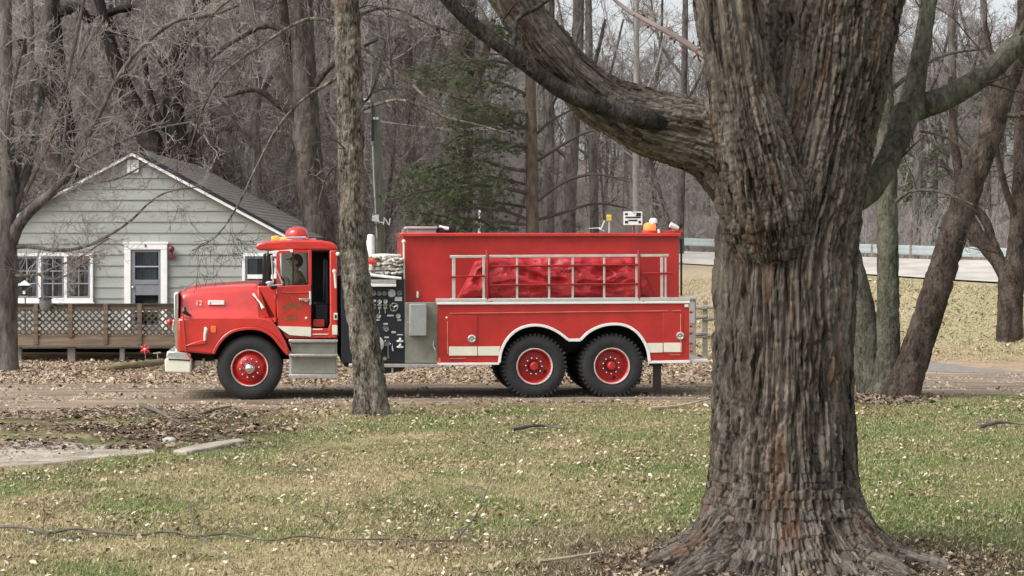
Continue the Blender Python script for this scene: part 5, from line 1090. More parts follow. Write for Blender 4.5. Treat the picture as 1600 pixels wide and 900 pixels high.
for k, (lab, px, rp, yb, d, bark, lean) in enumerate([('brown trunk rising between the pole and the pine boughs', 640, 13, 365, 74, m_bark_far, -8), ('thick dark trunk straight behind the pine boughs', 715, 22, 365, 78, m_bark_dark, 12), ('slim grey trunk close beside the pine trunk', 857, 9, 365, 82, m_bark_far, 3), ('pair-like grey trunk rising left of the pale bare pole', 885, 12, 365, 84, m_bark_far, 22), ('thin grey trunk nearest the yellow marker post', 930, 7, 366, 92, m_bark_far, -12),
    ('grey trunk leaning over the tank hatch of the truck', 765, 10, 365, 88, m_bark_far, -30), ('pale bare trunk rising above the black and white sign', 993, 5, 366, 90, m_bark_pale, 2), ('slim trunk above the rear beacon, left of the great tree', 1062, 6, 380, 96, m_bark_far, 10), ('reddish trunk seen above the low bough at the picture edge', 1492, 8, 385, 84, m_bark_far, -6), ('grey trunk just behind the guardrail between the clump stems', 1430, 8, 382, 92, m_bark_far, 14), ('thin trunk behind the guardrail near the forked bank tree', 1545, 6, 385, 95, m_bark_far, -10), ('grey trunk filling the gap above the deck rail corner', 330, 10, 300, 78, m_bark_far, 10), ('straight grey trunk above the house chimney side of the hill', 30, 12, 330, 74, m_bark_far, 5)]):
    top = -70
    traced_tree('hill_tree', lab, 'tree', [[(px, yb+40, rp*1.15), (px+lean*.15, yb-40, rp), (px+lean*.4, yb-140, rp*.92), (px+lean*.7, yb-250, rp*.85), (px+lean, top, rp*.7)], ([(px+lean*.5, 170, rp*.4), (px+lean*.5+30, 110, rp*.32), (px+lean*.5+50, 30, rp*.2)], -1.), ([(px+lean*.6, 120, rp*.4), (px+lean*.6-35, 70, rp*.32), (px+lean*.6-55, -20, rp*.2)], 1.), ([(px+lean*.3, 250, rp*.3), (px+lean*.3-40, 215, rp*.22), (px+lean*.3-70, 160, rp*.14)], -.5)], d, bark, m_twig if k % 3 else m_twig_red, (1.6, 1.7), 40+k, .02, 10, .2, rmin=.006, kids=(5, 4, 3), trunk_f=.8)

# pine with bare lower boughs and drooping needle sprays
def pine():
    d = 56.; rg = random.Random(9); x0 = P(832, 365, d).x; t = thing('pine_tree', (x0, d, gz1(x0, d)), 'pine with a straight brown trunk, bare lower boughs and drooping green sprays behind the truck', 'tree')
    mb = MB(); pts, rad = tr([(834, 520, 12), (832, 365, 10.5), (831, 250, 10), (829, 150, 8.5), (828, 50, 7.5), (826, -80, 6)], d); limb(mb, pts, rad, 12, .1, .008, 10); mb.build('trunk', M('brown_pine_bark', (.06, .045, .034), .95, c2=(.135, .105, .08), scale=8, st=(1, 1, .4)), t)
    bo, nd = MB(), []
    T = [([(830, 352, 3), (770, 346, 2.4), (700, 338, 1.6), (640, 332, 1)], 1, -1.5), ([(829, 345, 3), (790, 330, 2.6), (750, 325, 2), (700, 330, 1.2)], 0, -1), ([(828, 303, 3.4), (780, 292, 2.8), (730, 290, 2.2), (660, 300, 1.6), (612, 312, 1)], 1, -2), ([(828, 268, 3.4), (790, 262, 2.8), (740, 248, 2.2), (680, 262, 1.6), (640, 280, 1)], 1, -1.5),
         ([(828, 232, 3), (780, 222, 2.4), (730, 215, 2), (690, 228, 1.4)], 1, -1), ([(829, 205, 3), (800, 190, 2.4), (750, 180, 2), (705, 190, 1.2)], 1, .8), ([(834, 318, 3), (880, 285, 2.6), (930, 272, 2), (985, 285, 1.2)], 0, -1), ([(834, 345, 3), (870, 335, 2.6), (930, 318, 2), (980, 325, 1.2)], 0, .8), ([(833, 255, 3), (880, 225, 2.6), (920, 205, 2), (960, 200, 1.2)], 0, -.6), ([(833, 215, 2.6), (860, 190, 2.2), (905, 165, 1.4)], 0, .6),
         ([(829, 150, 3), (780, 130, 2.4), (720, 122, 1.8), (650, 128, 1)], 1, -1), ([(828, 110, 3), (770, 95, 2.4), (700, 100, 1.8), (640, 120, 1)], 1, .8), ([(828, 180, 2.6), (770, 168, 2), (700, 150, 1.6)], 1, -2), ([(828, 60, 3), (770, 40, 2), (720, 45, 1.2)], 1, -1), ([(829, 290, 2.5), (760, 275, 2), (690, 272, 1.4), (630, 255, 1)], 1, 1.5), ([(829, 325, 2.5), (750, 312, 2), (690, 306, 1.4), (640, 290, 1)], 1, 2)]
    for l, green, dd in T:
        pts, rad = tr(l, d, dd); op, orad = limb(bo, pts, rad, 5, .2, 0)
        sprout(bo, op, orad, 9, .7, rg, 1, (4, 2), .2, 1, .4, .012, -.02, rmin=.005)
        if green:
            m = len(op)
            for q in range(215):
                f = rg.uniform(.12, 1)**.8; p = op[min(m-1, int(f*(m-1)))]+Vector((rg.gauss(0, .22), rg.gauss(0, .35), rg.gauss(-.10, .12)))
                ax = Vector((rg.gauss(0, 1), rg.gauss(0, 1), rg.gauss(-.1, .5))).normalized()
                for _ in range(15):
                    dv = (ax+Vector((rg.gauss(0, .55), rg.gauss(0, .55), rg.gauss(0, .45)))).normalized()*rg.uniform(.10, .22); sd = dv.cross(Vector((rg.gauss(0, 1), rg.gauss(0, 1), rg.gauss(0, 1)))).normalized()*.0085
                    nd += [p-sd, p+sd, p+dv]
    bo.build('bough', m_twig_dk, t)
    V = np.array([tuple(v) for v in nd])-np.array(tuple(t.location)); link('foliage', np_mesh('foliage', V, np.arange(len(V)).reshape(-1, 3), m_needle), t)
pine()

# --- wood on the hill: a few grown trees, copied with their crowns
def proto(seed, H, r, twig, bark, limbs, kids, lo, L0, leaf=0):
    rg = random.Random(seed); tk, cr, lf = MB(), MB(), []
    pts = [Vector((0, 0, -.6))]; rad = [r*1.25]; n = 9; d = Vector((rg.gauss(0, .04), rg.gauss(0, .04), 1)).normalized()
    for i in range(n): d = (d+Vector((rg.gauss(0, .10), rg.gauss(0, .10), .1))).normalized(); pts.append(pts[-1]+d*(H/n)); rad.append(r*(1-.72*(i+1)/n))
    op, orad = limb(tk, pts, rad, 9, .5, .02, 5, seed)
    m = len(op)
    for k in range(limbs):
        f = lo+(1-lo)*(k+rg.random())/limbs; i = min(m-2, int(f*(m-1))); dd = rdir(rg, (op[i+1]-op[i]).normalized(), 40, 78)
        grow(cr, op[i], dd, L0*(1.2-.6*f)*rg.uniform(.7, 1.25), max(.012, orad[i]*.42), 0, rg, 3, kids, .08, .2, .006, (25, 60), (5, 4, 3, 3, 3))
    if leaf:
        c = [v for v in cr.v]
        for _ in range(leaf):
            p = Vector(rg.choice(c)); a = Vector((rg.gauss(0, 1), rg.gauss(0, 1), rg.gauss(0, 1))).normalized()*.05; b = a.orthogonal().normalized()*.03; lf += [p, p+a*.5+b, p+a, p+a*.5-b]
    return tk.mesh('trunk', bark), cr.mesh('crown', twig, 0), (np_mesh('foliage', np.array([tuple(v) for v in lf]), np.arange(len(lf)).reshape(-1, 4), m_ruleaf) if leaf else None)
PRO = [proto(101, 17, .20, m_twig, m_bark_far, 22, (7, 6, 4), .12, 3.4), proto(102, 15, .15, m_twig_red, m_bark_dark, 20, (7, 6, 4), .10, 3.0), proto(103, 19, .26, m_twig, m_bark_far, 22, (7, 6, 4), .16, 3.8),
       proto(104, 9, .07, m_twig_pale, m_bark_pale, 20, (7, 5, 4), .06, 2.1), proto(105, 8, .06, m_twig_red, m_bark_far, 20, (7, 6, 3), .05, 2.0, 700), proto(106, 12, .11, m_twig, m_bark_far, 22, (7, 6, 4), .07, 2.6, 250)]
LAB = ['tall bare grey tree', 'dark-stemmed tree with brownish twigs', 'stout grey tree', 'pale twiggy sapling', 'small sapling with russet leaves', 'young grey tree']
GRP = ['tall grey hillside trees', 'reddish twigged hillside trees', 'stout hillside trees', 'pale hillside saplings', 'russet-leaved hillside saplings', 'young hillside trees']
def forest_tree(x, y, k, s, rz):
    px = 800+F*x/y
    zones = [(120, 'over the deck end'), (260, 'over the gable peak'), (350, 'over the upper roof slope'), (440, 'over the lower roof slope'), (540, 'behind the truck cab'), (610, 'by the utility pole'), (720, 'behind the tank hatch'), (840, 'behind the pine boughs'), (930, 'above the tarpaulin rack'), (1120, 'above the truck tail'), (1440, 'beyond the guardrail by the clump'), (9999, 'beyond the guardrail by the bank tree')]
    zone = next(z for e, z in zones if px < e) + (', at the hill foot' if y < 84 else ', high on the slope' if y > 110 else '')
    t = thing('bare_tree', (x, y, gz1(x, y)-.1), LAB[k]+' '+zone, 'tree', GRP[k]+' '+zone.replace(',', ''), rz); t.scale = (s, s, s)
    a, b, c = PRO[k]; link('trunk', a, t); link('crown', b, t)
    if c: link('foliage', c, t)
def far_pine(px, d, H, lab, seed):
    rg = random.Random(seed); x = (px-800)/F*d; t = thing('far_pine', (x, d, gz1(x, d)-.1), lab, 'tree', 'pines beyond the road'); mb, bo, nd = MB(), MB(), []
    limb(mb, [Vector((0, 0, -.3)), Vector((.1, 0, H*.5)), Vector((0, 0, H))], [.17, .12, .03], 8, .4, .01, 6, seed)
    for k in range(30):
        z = H*(.14+.84*k/30); a = rg.uniform(0, 6.28); L_ = (H-z)*.26+.7; e = Vector((math.cos(a), math.sin(a), -.12)); p = Vector((.05, 0, z)); q = p+e*L_; bo.tube([p, p.lerp(q, .5)+Vector((0, 0, .1)), q], [.035, .025, .008], 4, False)
        for _ in range(int(26*L_)):
            f = rg.uniform(.3, 1.05); c = p+e*(L_*f)+Vector((rg.gauss(0, .16), rg.gauss(0, .16), rg.gauss(-.05, .12)))
            for _ in range(5):
                dv = Vector((rg.gauss(0, 1), rg.gauss(0, 1), rg.gauss(0, .6))).normalized()*rg.uniform(.14, .26); sd = dv.orthogonal().normalized()*.03; nd += [c-sd, c+sd, c+dv]
    mb.build('trunk', m_bark_far, t, world=False); bo.build('bough', m_twig_dk, t, world=False); link('foliage', np_mesh('foliage', np.array([tuple(v) for v in nd]), np.arange(len(nd)).reshape(-1, 3), M('grey_green_needles_%d' % seed, (.10, .115, .07), .8, var=.4, scale=1., spec=.1)), t)
far_pine(1458, 96, 8.2, 'grey-green pine beyond the guardrail left of the leaning stem', 1); far_pine(1562, 104, 9., 'grey-green pine beyond the guardrail by the forked bank tree', 2); far_pine(1395, 118, 9.5, 'grey-green pine far back behind the straight clump stem', 3)
rg = random.Random(77); placed_xy = []
def ok(x, y, dmin): return all((x-a)**2+(y-b)**2 > dmin*dmin for a, b in placed_xy)
def scatter(n, y0, y1, px0, px1, ks, dmin, smin=.85, smax=1.2):
    c = 0; tries = 0
    while c < n and tries < 4000:
        tries += 1; y = math.sqrt(rg.uniform(y0*y0, y1*y1)); px = rg.uniform(px0, px1); x = (px-800)/F*y
        dn, _ = edge(NEAR_E, px); df, _ = edge(FAR_E, px)
        if px > 880 and y < df+4: continue
        if -12.6 < x < -4.5 and y < 62: continue
        if not ok(x, y, dmin): continue
        placed_xy.append((x, y)); forest_tree(x, y, rg.choice(ks), rg.uniform(smin, smax), rg.uniform(0, 6.28)); c += 1
scatter(16, 62, 72, -30, 640, [3, 4, 5, 4], 1.6)
scatter(11, 61.5, 68, 250, 470, [4, 4, 3, 5], 1.3)
scatter(26, 70, 92, -40, 660, [0, 1, 5, 3, 5], 2.4)
scatter(34, 92, 128, -40, 760, [0, 1, 2, 5], 2.6)
scatter(9, 106, 120, 640, 1080, [1, 5, 3], 2.2)
scatter(9, 98, 122, 1330, 1640, [1, 5, 3], 2.2, .8, 1.1)
scatter(17, 125, 165, 640, 1640, [1, 5, 5, 0], 3.0, .7, 1.0)
# the far wood reads as one mass: trunks with forked tops beyond the hillside trees
def far_wood():
    rg = random.Random(5); mb = MB()
    for i in range(430):
        y = rg.uniform(128, 215); px = rg.uniform(-60, 1660); x = (px-800)/F*y
        z = gz1(x, y)-.3; H = rg.uniform(11, 19) if px < 760 else rg.uniform(6, 10); r = rg.uniform(.06, .2); d = Vector((rg.gauss(0, .05), rg.gauss(0, .05), 1)); p = Vector((x, y, z))
        pts = [p, p+d*H*.35, p+d*H*.7+Vector((rg.gauss(0, .3), 0, 0)), p+d*H]; mb.tube(pts, [r, r*.85, r*.5, .02], 4, False)
        for k in range(9):
            f = rg.uniform(.2, .95); q = p+d*H*f; a = rg.uniform(0, 6.28); dv = Vector((math.cos(a), math.sin(a), rg.uniform(.5, 1.3))).normalized(); grow(mb, q, dv, rg.uniform(1.6, 3.4), r*.3, 1, rg, 2, (0, 6), .08, .2, .012, (25, 60), (4, 3, 3))
    mb.build('far_wood', m_bark_far, kind='stuff', smooth=0)
far_wood()
def underbrush():
    rg = random.Random(15); mb = MB()
    for i in range(1300):
        if i < 1000: y = rg.uniform(61, 100); px = rg.uniform(-40, 660)
        else: px = rg.uniform(660, 1640); y = edge(FAR_E, px)[0]+rg.uniform(5, 30)
        x = (px-800)/F*y; p = Vector((x, y, gz1(x, y)-.05))
        for k in range(rg.randrange(2, 5)): grow(mb, p, Vector((rg.gauss(0, .4), rg.gauss(0, .4), 1)).normalized(), rg.uniform(.8, 3.4), .011, 1, rg, 2, (0, 5, 3), .1, .2, .005, (20, 55), (4, 3, 3))
    mb.build('underbrush', m_twig, kind='stuff', smooth=0)
underbrush()
# ------------------------------------------------------------------ pole, signs, guardrail, fence
def utility_pole():
    d = 60.; x = P(594, 380, d).x; z0 = gz1(x, d); k = d/F
    t = thing('utility_pole', (x, d, z0), 'tall greenish timber utility pole with a grey lamp box behind the truck', 'utility pole')
    pts, rad = tr([(598, 560, 8), (594, 380, 7.5), (588, 200, 6.5), (583, 60, 6)], d); pts[0].z = z0-.3
    mb = MB(); mb.tube(pts, rad, 14); mb.build('shaft', m_pole, t)
    def bxp(a, b, d0, d1, n, m, bev=.01): p, q = P(a[0], a[1], d), P(b[0], b[1], d); return MB().box((p.x, d0, q.z), (q.x, d1, p.z)).build(n, m, t, bevel=bev)
    bxp((565, 161), (579, 155), d-.4, d-.05, 'lamp_head', m_white); bxp((567, 178), (580, 165), d-.35, d-.1, 'meter_box', m_grey); bxp((584, 187.5), (592, 184), d-.25, d-.12, 'clamp', m_white)
    bxp((581, 221), (586, 188), d-.24, d-.16, 'fuse_tube', m_black); bxp((579.5, 228), (583.5, 221), d-.2, d-.12, 'junction_box', m_grey)
    MB().tube([P(582, 228, d-.15), P(585, 300, d-.15), P(589, 372, d-.15)], .02, 6).build('conduit', m_silver, t)
    for j, (a, b) in enumerate((((575, 160), (582, 170)), ((582, 120), (575, 157)))): MB().tube([P(a[0], a[1], d-.1), P(b[0], b[1], d-.05)], .02, 6).build('bracket', m_grey, t)
    p = P(587, 341, d-.2); MB().box((p.x-.10, d-.22, p.z-.10), (p.x+.09, d-.18, p.z+.10)).build('tag_plate', m_white, t, bevel=.006)
    MB().bar(P(592, 349, d-.2), P(593, 345, d-.2), .05, .02).build('tag_clip', m_white, t)
    a = P(603.5, 351.5, d-.25); text_obj('N', .30, m_white, 'letter_plate', t, a-t.location, (R(90), R(8), 0), .01)
    MB().bar(P(595, 347, d-.2), P(599, 348, d-.24), .05, .02).build('plate_arm', m_white, t)
    # service wires
    for j, (y0, x1, y1) in enumerate(((190, 720, 190), (188, 700, 196))):
        w = MB(); a = P(592, y0, d); b = P(x1+120, y1-2, d+22); n = 12
        w.tube([a.lerp(b, i/n)-Vector((0, 0, .25*math.sin(math.pi*i/n))) for i in range(n+1)], .009, 5, False)
        tag(w.build('service_wire', m_silver), ('upper' if j else 'lower')+' pale service wire running from the utility pole to the wood', 'wire')
utility_pole()
def sign_things():
    d = 66.; k = d/F
    def post(px, py0, dd, r, m, root): 
        p = P(px, py0, dd); z = gz1(p.x, dd); MB().tube([(p.x, dd+.04, z-.1), (p.x, dd+.04, p.z)], r, 8).build('post', m, root)
    def root(name, px, lab, cat, dd): x = P(px, 360, dd).x; return thing(name, (x, dd, gz1(x, dd)), lab, cat)
    # striped black and white board
    t = root('route_sign', 988, 'black and white striped board on a post above the truck tank', 'sign', d)
    a, b = P(974, 351.5, d), P(1003.5, 330.5, d); MB().box((a.x, d-.03, a.z), (b.x, d+.01, b.z)).build('board', m_white, t, bevel=.004); post(990.5, 345, d, .035, m_redtube, t)
    for y0, y1, x0, x1 in ((333, 336.2, 976.5, 981), (338.5, 341, 977, 1001), (343.2, 345.6, 982, 996), (345, 349.2, 976.5, 981.5), (332.5, 338, 994, 1001.5), (345, 349, 997.5, 1001.5)):
        p, q = P(x0, y1, d), P(x1, y0, d); MB().box((p.x, d-.036, p.z), (q.x, d-.031, q.z)).build('stripe', m_black, t)
    d2 = 64.; t = root('marker_post', 951.5, 'yellow-capped marker post sticking up behind the tank', 'marker post', d2); post(952, 345, d2, .03, m_silver, t)
    a, b = P(948, 345, d2), P(955.5, 335.5, d2); MB().box((a.x, d2-.03, a.z), (b.x, d2+.03, b.z)).build('cap', M('yellow_plate', (.75, .52, .06), .5), t, bevel=.01)
    d3 = 60.; t = root('deflector_board', 943, 'small tilted white board on an arm beside the yellow marker', 'sign', d3); a = P(940.5, 352.5, d3)
    MB().bar(P(944.5, 345, d3), P(938.5, 359.5, d3), .03, .13, (0, 1, 0)).build('board', m_white, t, bevel=.006); MB().bar(P(934, 356, d3), P(944, 361, d3), .03, .05, (0, 1, 0)).build('foot_plate', m_white, t); post(941, 356, d3, .025, m_grey, t); MB().tube([P(920, 357, d3), P(938, 356, d3)], .012, 6).build('arm', m_white, t)
    d4 = 62.; t = root('white_post', 748, 'slim white post with a small head rising behind the tank middle', 'post', d4); post(749, 346, d4, .045, m_white, t)
    a, b = P(744, 348, d4), P(753.5, 344.5, d4); MB().box((a.x, d4-.08, a.z), (b.x, d4+.1, b.z)).build('head', m_white, t, bevel=.01); MB().tube([P(750, 349, d4), P(756, 350.5, d4)], .02, 6).build('arm', m_white, t)
    MB().sphere(P(749, 331, d4), .05, 8, 6).tube([P(749, 344, d4), P(749, 332, d4)], .02, 6).build('finial', m_white, t)
    # white shed corner behind cab
    d5 = 56.; x0 = P(579, 0, d5).x; zt = P(0, 367, d5).z; z0 = gz1(x0, d5); t = thing('white_bollard', (x0, d5, z0), 'white capped bollard glimpsed between the slim tree and the pole', 'bollard')
    MB().lathe([(.11, z0-.1), (.11, zt-.05), (.08, zt), (.02, zt+.02)], (x0, d5, 0), 18, 'z').build('shell', m_white, t, fixn=True)
    for z in (1.6, 2.2): MB().lathe([(.105, -.03), (.122, -.02), (.122, .02), (.105, .03)], (x0, d5, z), 18, 'z').build('band', m_grey, t, fixn=True)
sign_things()
def guardrail():
    pts = []
    for px in np.linspace(1000, 1760, 26):
        df, zf = edge(FAR_E, px); d = df+1.0; top = np.interp(px, [1000, 1060, 1340, 1600, 1760], [369.5, 371.5, 381, 388.5, 394]); pts.append(P(px, top, d))
    x0 = pts[8]; t = thing('guardrail', (x0.x, x0.y, gz1(x0.x, x0.y)), 'pale steel guardrail running along the far side of the raised road', 'guardrail')
    h = .34; prof = [(.0, 0), (-.045, -.05), (-.045, -.10), (.0, -.15), (.0, -.19), (-.045, -.24), (-.045, -.29), (.0, -h)]
    for a in range(0, 25, 5):
        seg = pts[a:a+6]; vs = []; n = len(prof)
        for q in seg: vs += [(q.x, q.y+dy, q.z+dz) for dy, dz in prof]+[(q.x, q.y+dy+.012, q.z+dz) for dy, dz in prof]
        fs = []
        for i in range(len(seg)-1):
            o = i*2*n; e = o+2*n
            for j in range(n-1): fs += [(o+j, o+j+1, e+j+1, e+j), (o+n+j+1, o+n+j, e+n+j, e+n+j+1)]
            fs += [(o, e, e+n, o+n), (o+n-1, o+2*n-1, e+2*n-1, e+n-1)]
        MB().add(vs, fs).build('beam', m_rail, t, fixn=True)
    for q in pts[::2]:
        z = gz1(q.x, q.y+.1); MB().box((q.x-.08, q.y+.015, min(z, q.z-.8)-.1), (q.x+.08, q.y+.2, q.z+.02)).build('post', m_fence, t, bevel=.01)
guardrail()
def rail_fence():
    d = 47.5; x0 = P(1098, 500, d).x; t = thing('rail_fence', (x0, d, 0), 'weathered split-rail fence at the tail of the truck', 'fence')
    for px, y0, y1 in ((1071, 480, 520), (1101.5, 470, 519), (1148, 470, 519), (1195, 470, 519)):
        p, q = P(px, y1, d), P(px, y0, d); MB().box((p.x-.055, d-.05, min(p.z, gz1(p.x, d))-.2), (p.x+.055, d+.05, q.z)).build('fence_post', m_fence, t, bevel=.012)
    for i, (a, b, c) in enumerate(((478, 482, .05), (498.5, 494.5, .05), (524, 521, .045), (527, 526, .03))):
        for j, (u, v) in enumerate(((1068, 1104), (1099, 1152), (1146, 1200))):
            MB().tube([P(u, a+(j % 2), d-.06+.02*j), P((u+v)/2, (a+b)/2, d-.075), P(v, b, d-.06+.02*j)], [c*.8, c, c*.8], 7).build('fence_rail', m_fence, t)
    d2 = 46.6; a, b = P(1077, 513, d2), P(1087.5, 464, d2); u = thing('utility_box', ((a.x+b.x)/2, d2, 0), 'grey utility box standing beside the split-rail fence', 'utility box')
    MB().box((a.x, d2, -.05), (b.x, d2+.35, b.z-.06)).build('cabinet', m_fence, u, bevel=.01); MB().box((a.x-.02, d2-.02, b.z-.058), (b.x+.02, d2+.37, b.z)).build('lid', m_grey, u, bevel=.01); MB().box((a.x+.02, d2-.012, P(0, 505, d2).z), (b.x-.02, d2-.002, P(0, 472, d2).z)).build('hatch', m_grey, u)
rail_fence()

# ------------------------------------------------------------------ ground litter: fallen branches, log, stone, leaves, grass
def stick(name, label, cat, pts, r, mat, twigs=0, seed=1, lift=.02):
    mb = MB(); q = [Vector(((px-800)/F*gd(py), gd(py), r_*.8+lift+h)) for px, py, h, r_ in [(a, b, (c if c else 0), r) for a, b, c in pts]]
    n = len(q); op, orad = limb(mb, q, [r*(1-.6*i/(n-1)) for i in range(n)], 8, .06, r*.3, 20, seed); rg = random.Random(seed)
    if twigs: sprout(mb, op, orad, twigs, .35, rg, 1, (3, 2), .1, 1., .4, r*.5, .02, rmin=.003)
    c = q[n//2]; mb.v = [(a-c.x, b-c.y, max(e, .002)-0) for a, b, e in mb.v]; o = mb.build(name, mat); o.location = (c.x, c.y, 0); tag(o, label, cat)
stick('fallen_branch', 'long dark fallen branch lying across the lawn in front of everything', 'branch', [(-30, 827, 0), (30, 831, .02), (75, 836, .0), (120, 835, .03), (160, 839, .02), (215, 840, .0), (260, 838, .02), (310, 843, .01), (360, 843, .03), (420, 848, .0), (470, 845, .02), (520, 846, .0), (570, 850, .02), (620, 848, .01), (660, 852, .02), (705, 849, 0)], .013, m_stick, 12, 2, .01)
stick('fallen_branch', 'thin forked twig standing up out of the grass near the long dark branch', 'branch', [(712, 850, .0), (742, 826, .08), (760, 800, .16), (772, 775, .24)], .009, m_stick, 4, 3)
stick('fallen_branch', 'thin curved twig arching over the grass beside the long dark branch', 'branch', [(296, 790, .02), (300, 820, .04), (312, 848, .03), (345, 868, .02), (365, 890, .0)], .007, m_stick, 3, 4)
stick('fallen_branch', 'pale bare stick lying by the left root of the great tree', 'branch', [(842, 884, 0), (890, 879, .01), (938, 873, .02)], .016, m_stick_p, 0, 5)
stick('fallen_branch', 'pale stick on the lawn just past the truck tail', 'branch', [(1015, 645, .02), (1060, 641, .02), (1112, 633, .06)], .03, m_stick_p, 1, 6)
stick('fallen_branch', 'grey stick lying in the grass beyond the clump of stems', 'branch', [(1530, 672, .0), (1565, 668, .03), (1610, 669, .0)], .03, m_stick, 2, 7)
stick('fallen_branch', 'small dark branch on the black leaf debris near the front wheel', 'branch', [(220, 640, .03), (252, 652, .02), (275, 662, .0), (310, 660, .0)], .03, m_stick, 4, 8)
stick('fallen_branch', 'dark bent stick lying at the edge of the dirt drive', 'branch', [(312, 652, .0), (340, 646, .03), (362, 641, .02)], .025, m_stick, 2, 9)
stick('fallen_branch', 'short dark stick on the lawn behind the slim tree', 'branch', [(800, 676, .0), (840, 672, .02), (880, 674, .0)], .03, m_stick, 4, 10)
def log():
    d = 43.6; a = Vector(((255-800)/F*d, d, P(0, 565, d).z+.0)); b = Vector(((182-800)/F*42.6, 42.6, .09)); mb = MB()
    limb(mb, [a, a.lerp(b, .4)-Vector((0, 0, .01)), b, b+Vector((-.5, -.1, -.04))], [.06, .075, .06, .03], 9, .1, .012, 8, 3)
    c = b; mb.v = [(x-c.x, y-c.y, z) for x, y, z in mb.v]; o = mb.build('log', m_log); o.location = (c.x, c.y, 0); tag(o, 'mossy yellow-green fallen log lying in the leaves before the deck', 'log')
log()
def stone(px, py, r, lab):
    d = gd(py); mb = MB().sphere((0, 0, 0), r, 14, 10, (1.3, 1, .7)); A = np.array(mb.v); A = A*(1+.35*perlin(A*6+px)[:, None]); mb.v = [tuple(v) for v in A]; o = mb.build('stone', m_stone); o.location = ((px-800)/F*d, d, r*.3); tag(o, lab, 'stone')
stone(264, 691, .075, 'pale rounded stone on the black leaf debris by the concrete slab'); 

NR = np.random.RandomState(21)
def leaves(name, n, sampler, size, palette, weights, lift=.02, curl=.4, zf=None):
    x, y = sampler(n); n = len(x); z = gz(x, y)+(0 if zf is None else zf(x, y))
    s = size*np.clip(np.exp(NR.normal(-.15, .26, n)), .4, 1.4); az = NR.uniform(0, 2*np.pi, n); tx, ty = NR.normal(0, curl, n), NR.normal(0, curl, n)
    base = np.array([(-1, 0), (-.35, .5), (-.35, -.5), (.35, .45), (.35, -.45), (1, 0)])*np.array([.5, .5])
    V = np.zeros((n, 6, 3))
    for k, (u, v) in enumerate(base):
        px_ = (u*np.cos(az)-v*np.sin(az))*s; py_ = (u*np.sin(az)+v*np.cos(az))*s
        V[:, k, 0] = x+px_; V[:, k, 1] = y+py_; V[:, k, 2] = z+lift+s*.12+px_*tx+py_*ty+np.abs(v)*s*NR.uniform(0, .9, n)
    V[:, :, 2] = np.maximum(V[:, :, 2], (z+.008)[:, None])
    pal = np.array(palette); c = pal[NR.choice(len(pal), n, p=np.array(weights)/sum(weights))]*NR.uniform(.75, 1.25, (n, 1))
    b = (np.arange(n)*6)[:, None]; Fc = np.concatenate([b+np.array([[0, 2, 1]]), b+np.array([[1, 2, 4]]), b+np.array([[1, 4, 3]]), b+np.array([[3, 4, 5]])], 0)
    link(name, np_mesh(name, V.reshape(-1, 3), Fc, m_leaf, np.repeat(c, 6, 0)), kind='stuff')
def smp(y0, y1, px0, px1, w=None, pw=1.0):
    def f(n):
        out = [], []
        m = n*6 if w else n
        y = (NR.uniform(y0**pw, y1**pw, m))**(1/pw); px = NR.uniform(px0, px1, m); x = (px-800)/F*y
        if w: k = NR.uniform(0, 1, m) < w(x, y, px, HY+CZ*F/y); x, y = x[k][:n], y[k][:n]
        return x, y
    return f
PALE = [(.40, .33, .21), (.34, .26, .165), (.26, .19, .12), (.60, .53, .40), (.17, .12, .08)]
clump = lambda x, y: np.clip(.5+.9*pn2(x, y, .8, .8, 41.)+.5*pn2(x, y, 2.6, 2.6, 43.), 0, 1)
leaves('leaf_litter', 11000, smp(15.9, 34, -30, 1640, lambda x, y, px, py: clump(x, y)**1.3*(1-.45*sstep(1150, 1400, px)), 2), .05, PALE, (3, 4, 3, 2.2, 1.5), .02)
leaves('leaf_litter', 20000, smp(38.4, 47, -40, 1130, lambda x, y, px, py: .45+.55*clump(x, y), 1), .08, [(.39, .31, .225), (.32, .245, .175), (.46, .38, .29), (.20, .14, .09), (.13, .09, .065)], (4, 4, 3, 3, 2), .02)
leaves('leaf_litter', 3400, smp(26, 32.5, -30, 480, lambda x, y, px, py: clump(x, y)*sstep(500, 340, px), 1), .09, [(.10, .07, .05), (.16, .11, .08), (.06, .048, .038), (.34, .25, .17)], (3, 4, 2, 2.2), .015, .2)
leaves('leaf_litter', 1100, smp(42, 62, 1060, 1640, lambda x, y, px, py: clump(x, y)*sstep(46.6, 47.6, y)*sstep(.0, .8, (edge(NEAR_E, px)[0]-1.5-y)), 1), .12, PALE, (4, 4, 3, 2, 1), .02)
leaves('leaf_litter', 1600, smp(31, 39, -30, 1640, lambda x, y, px, py: clump(x, y)**2, 1), .08, PALE, (3, 4, 4, 1, 2), .012)
leaves('leaf_litter', 1500, smp(33, 36.2, 1290, 1480, lambda x, y, px, py: np.exp(-((px-1388)/45)**2-((y-34.7)/.8)**2), 1), .09, [(.12, .09, .07), (.2, .15, .11), (.3, .23, .16)], (3, 3, 2), .03)
leaves('leaf_litter', 1300, smp(15.6, 18.6, 900, 1620, lambda x, y, px, py: sstep(2.4, .9, np.sqrt((x-2.19)**2+(y-16.7)**2)), 1), .05, [(.13, .095, .065), (.2, .145, .10), (.09, .065, .05), (.36, .28, .19)], (4, 4, 3, 1.2), .012)
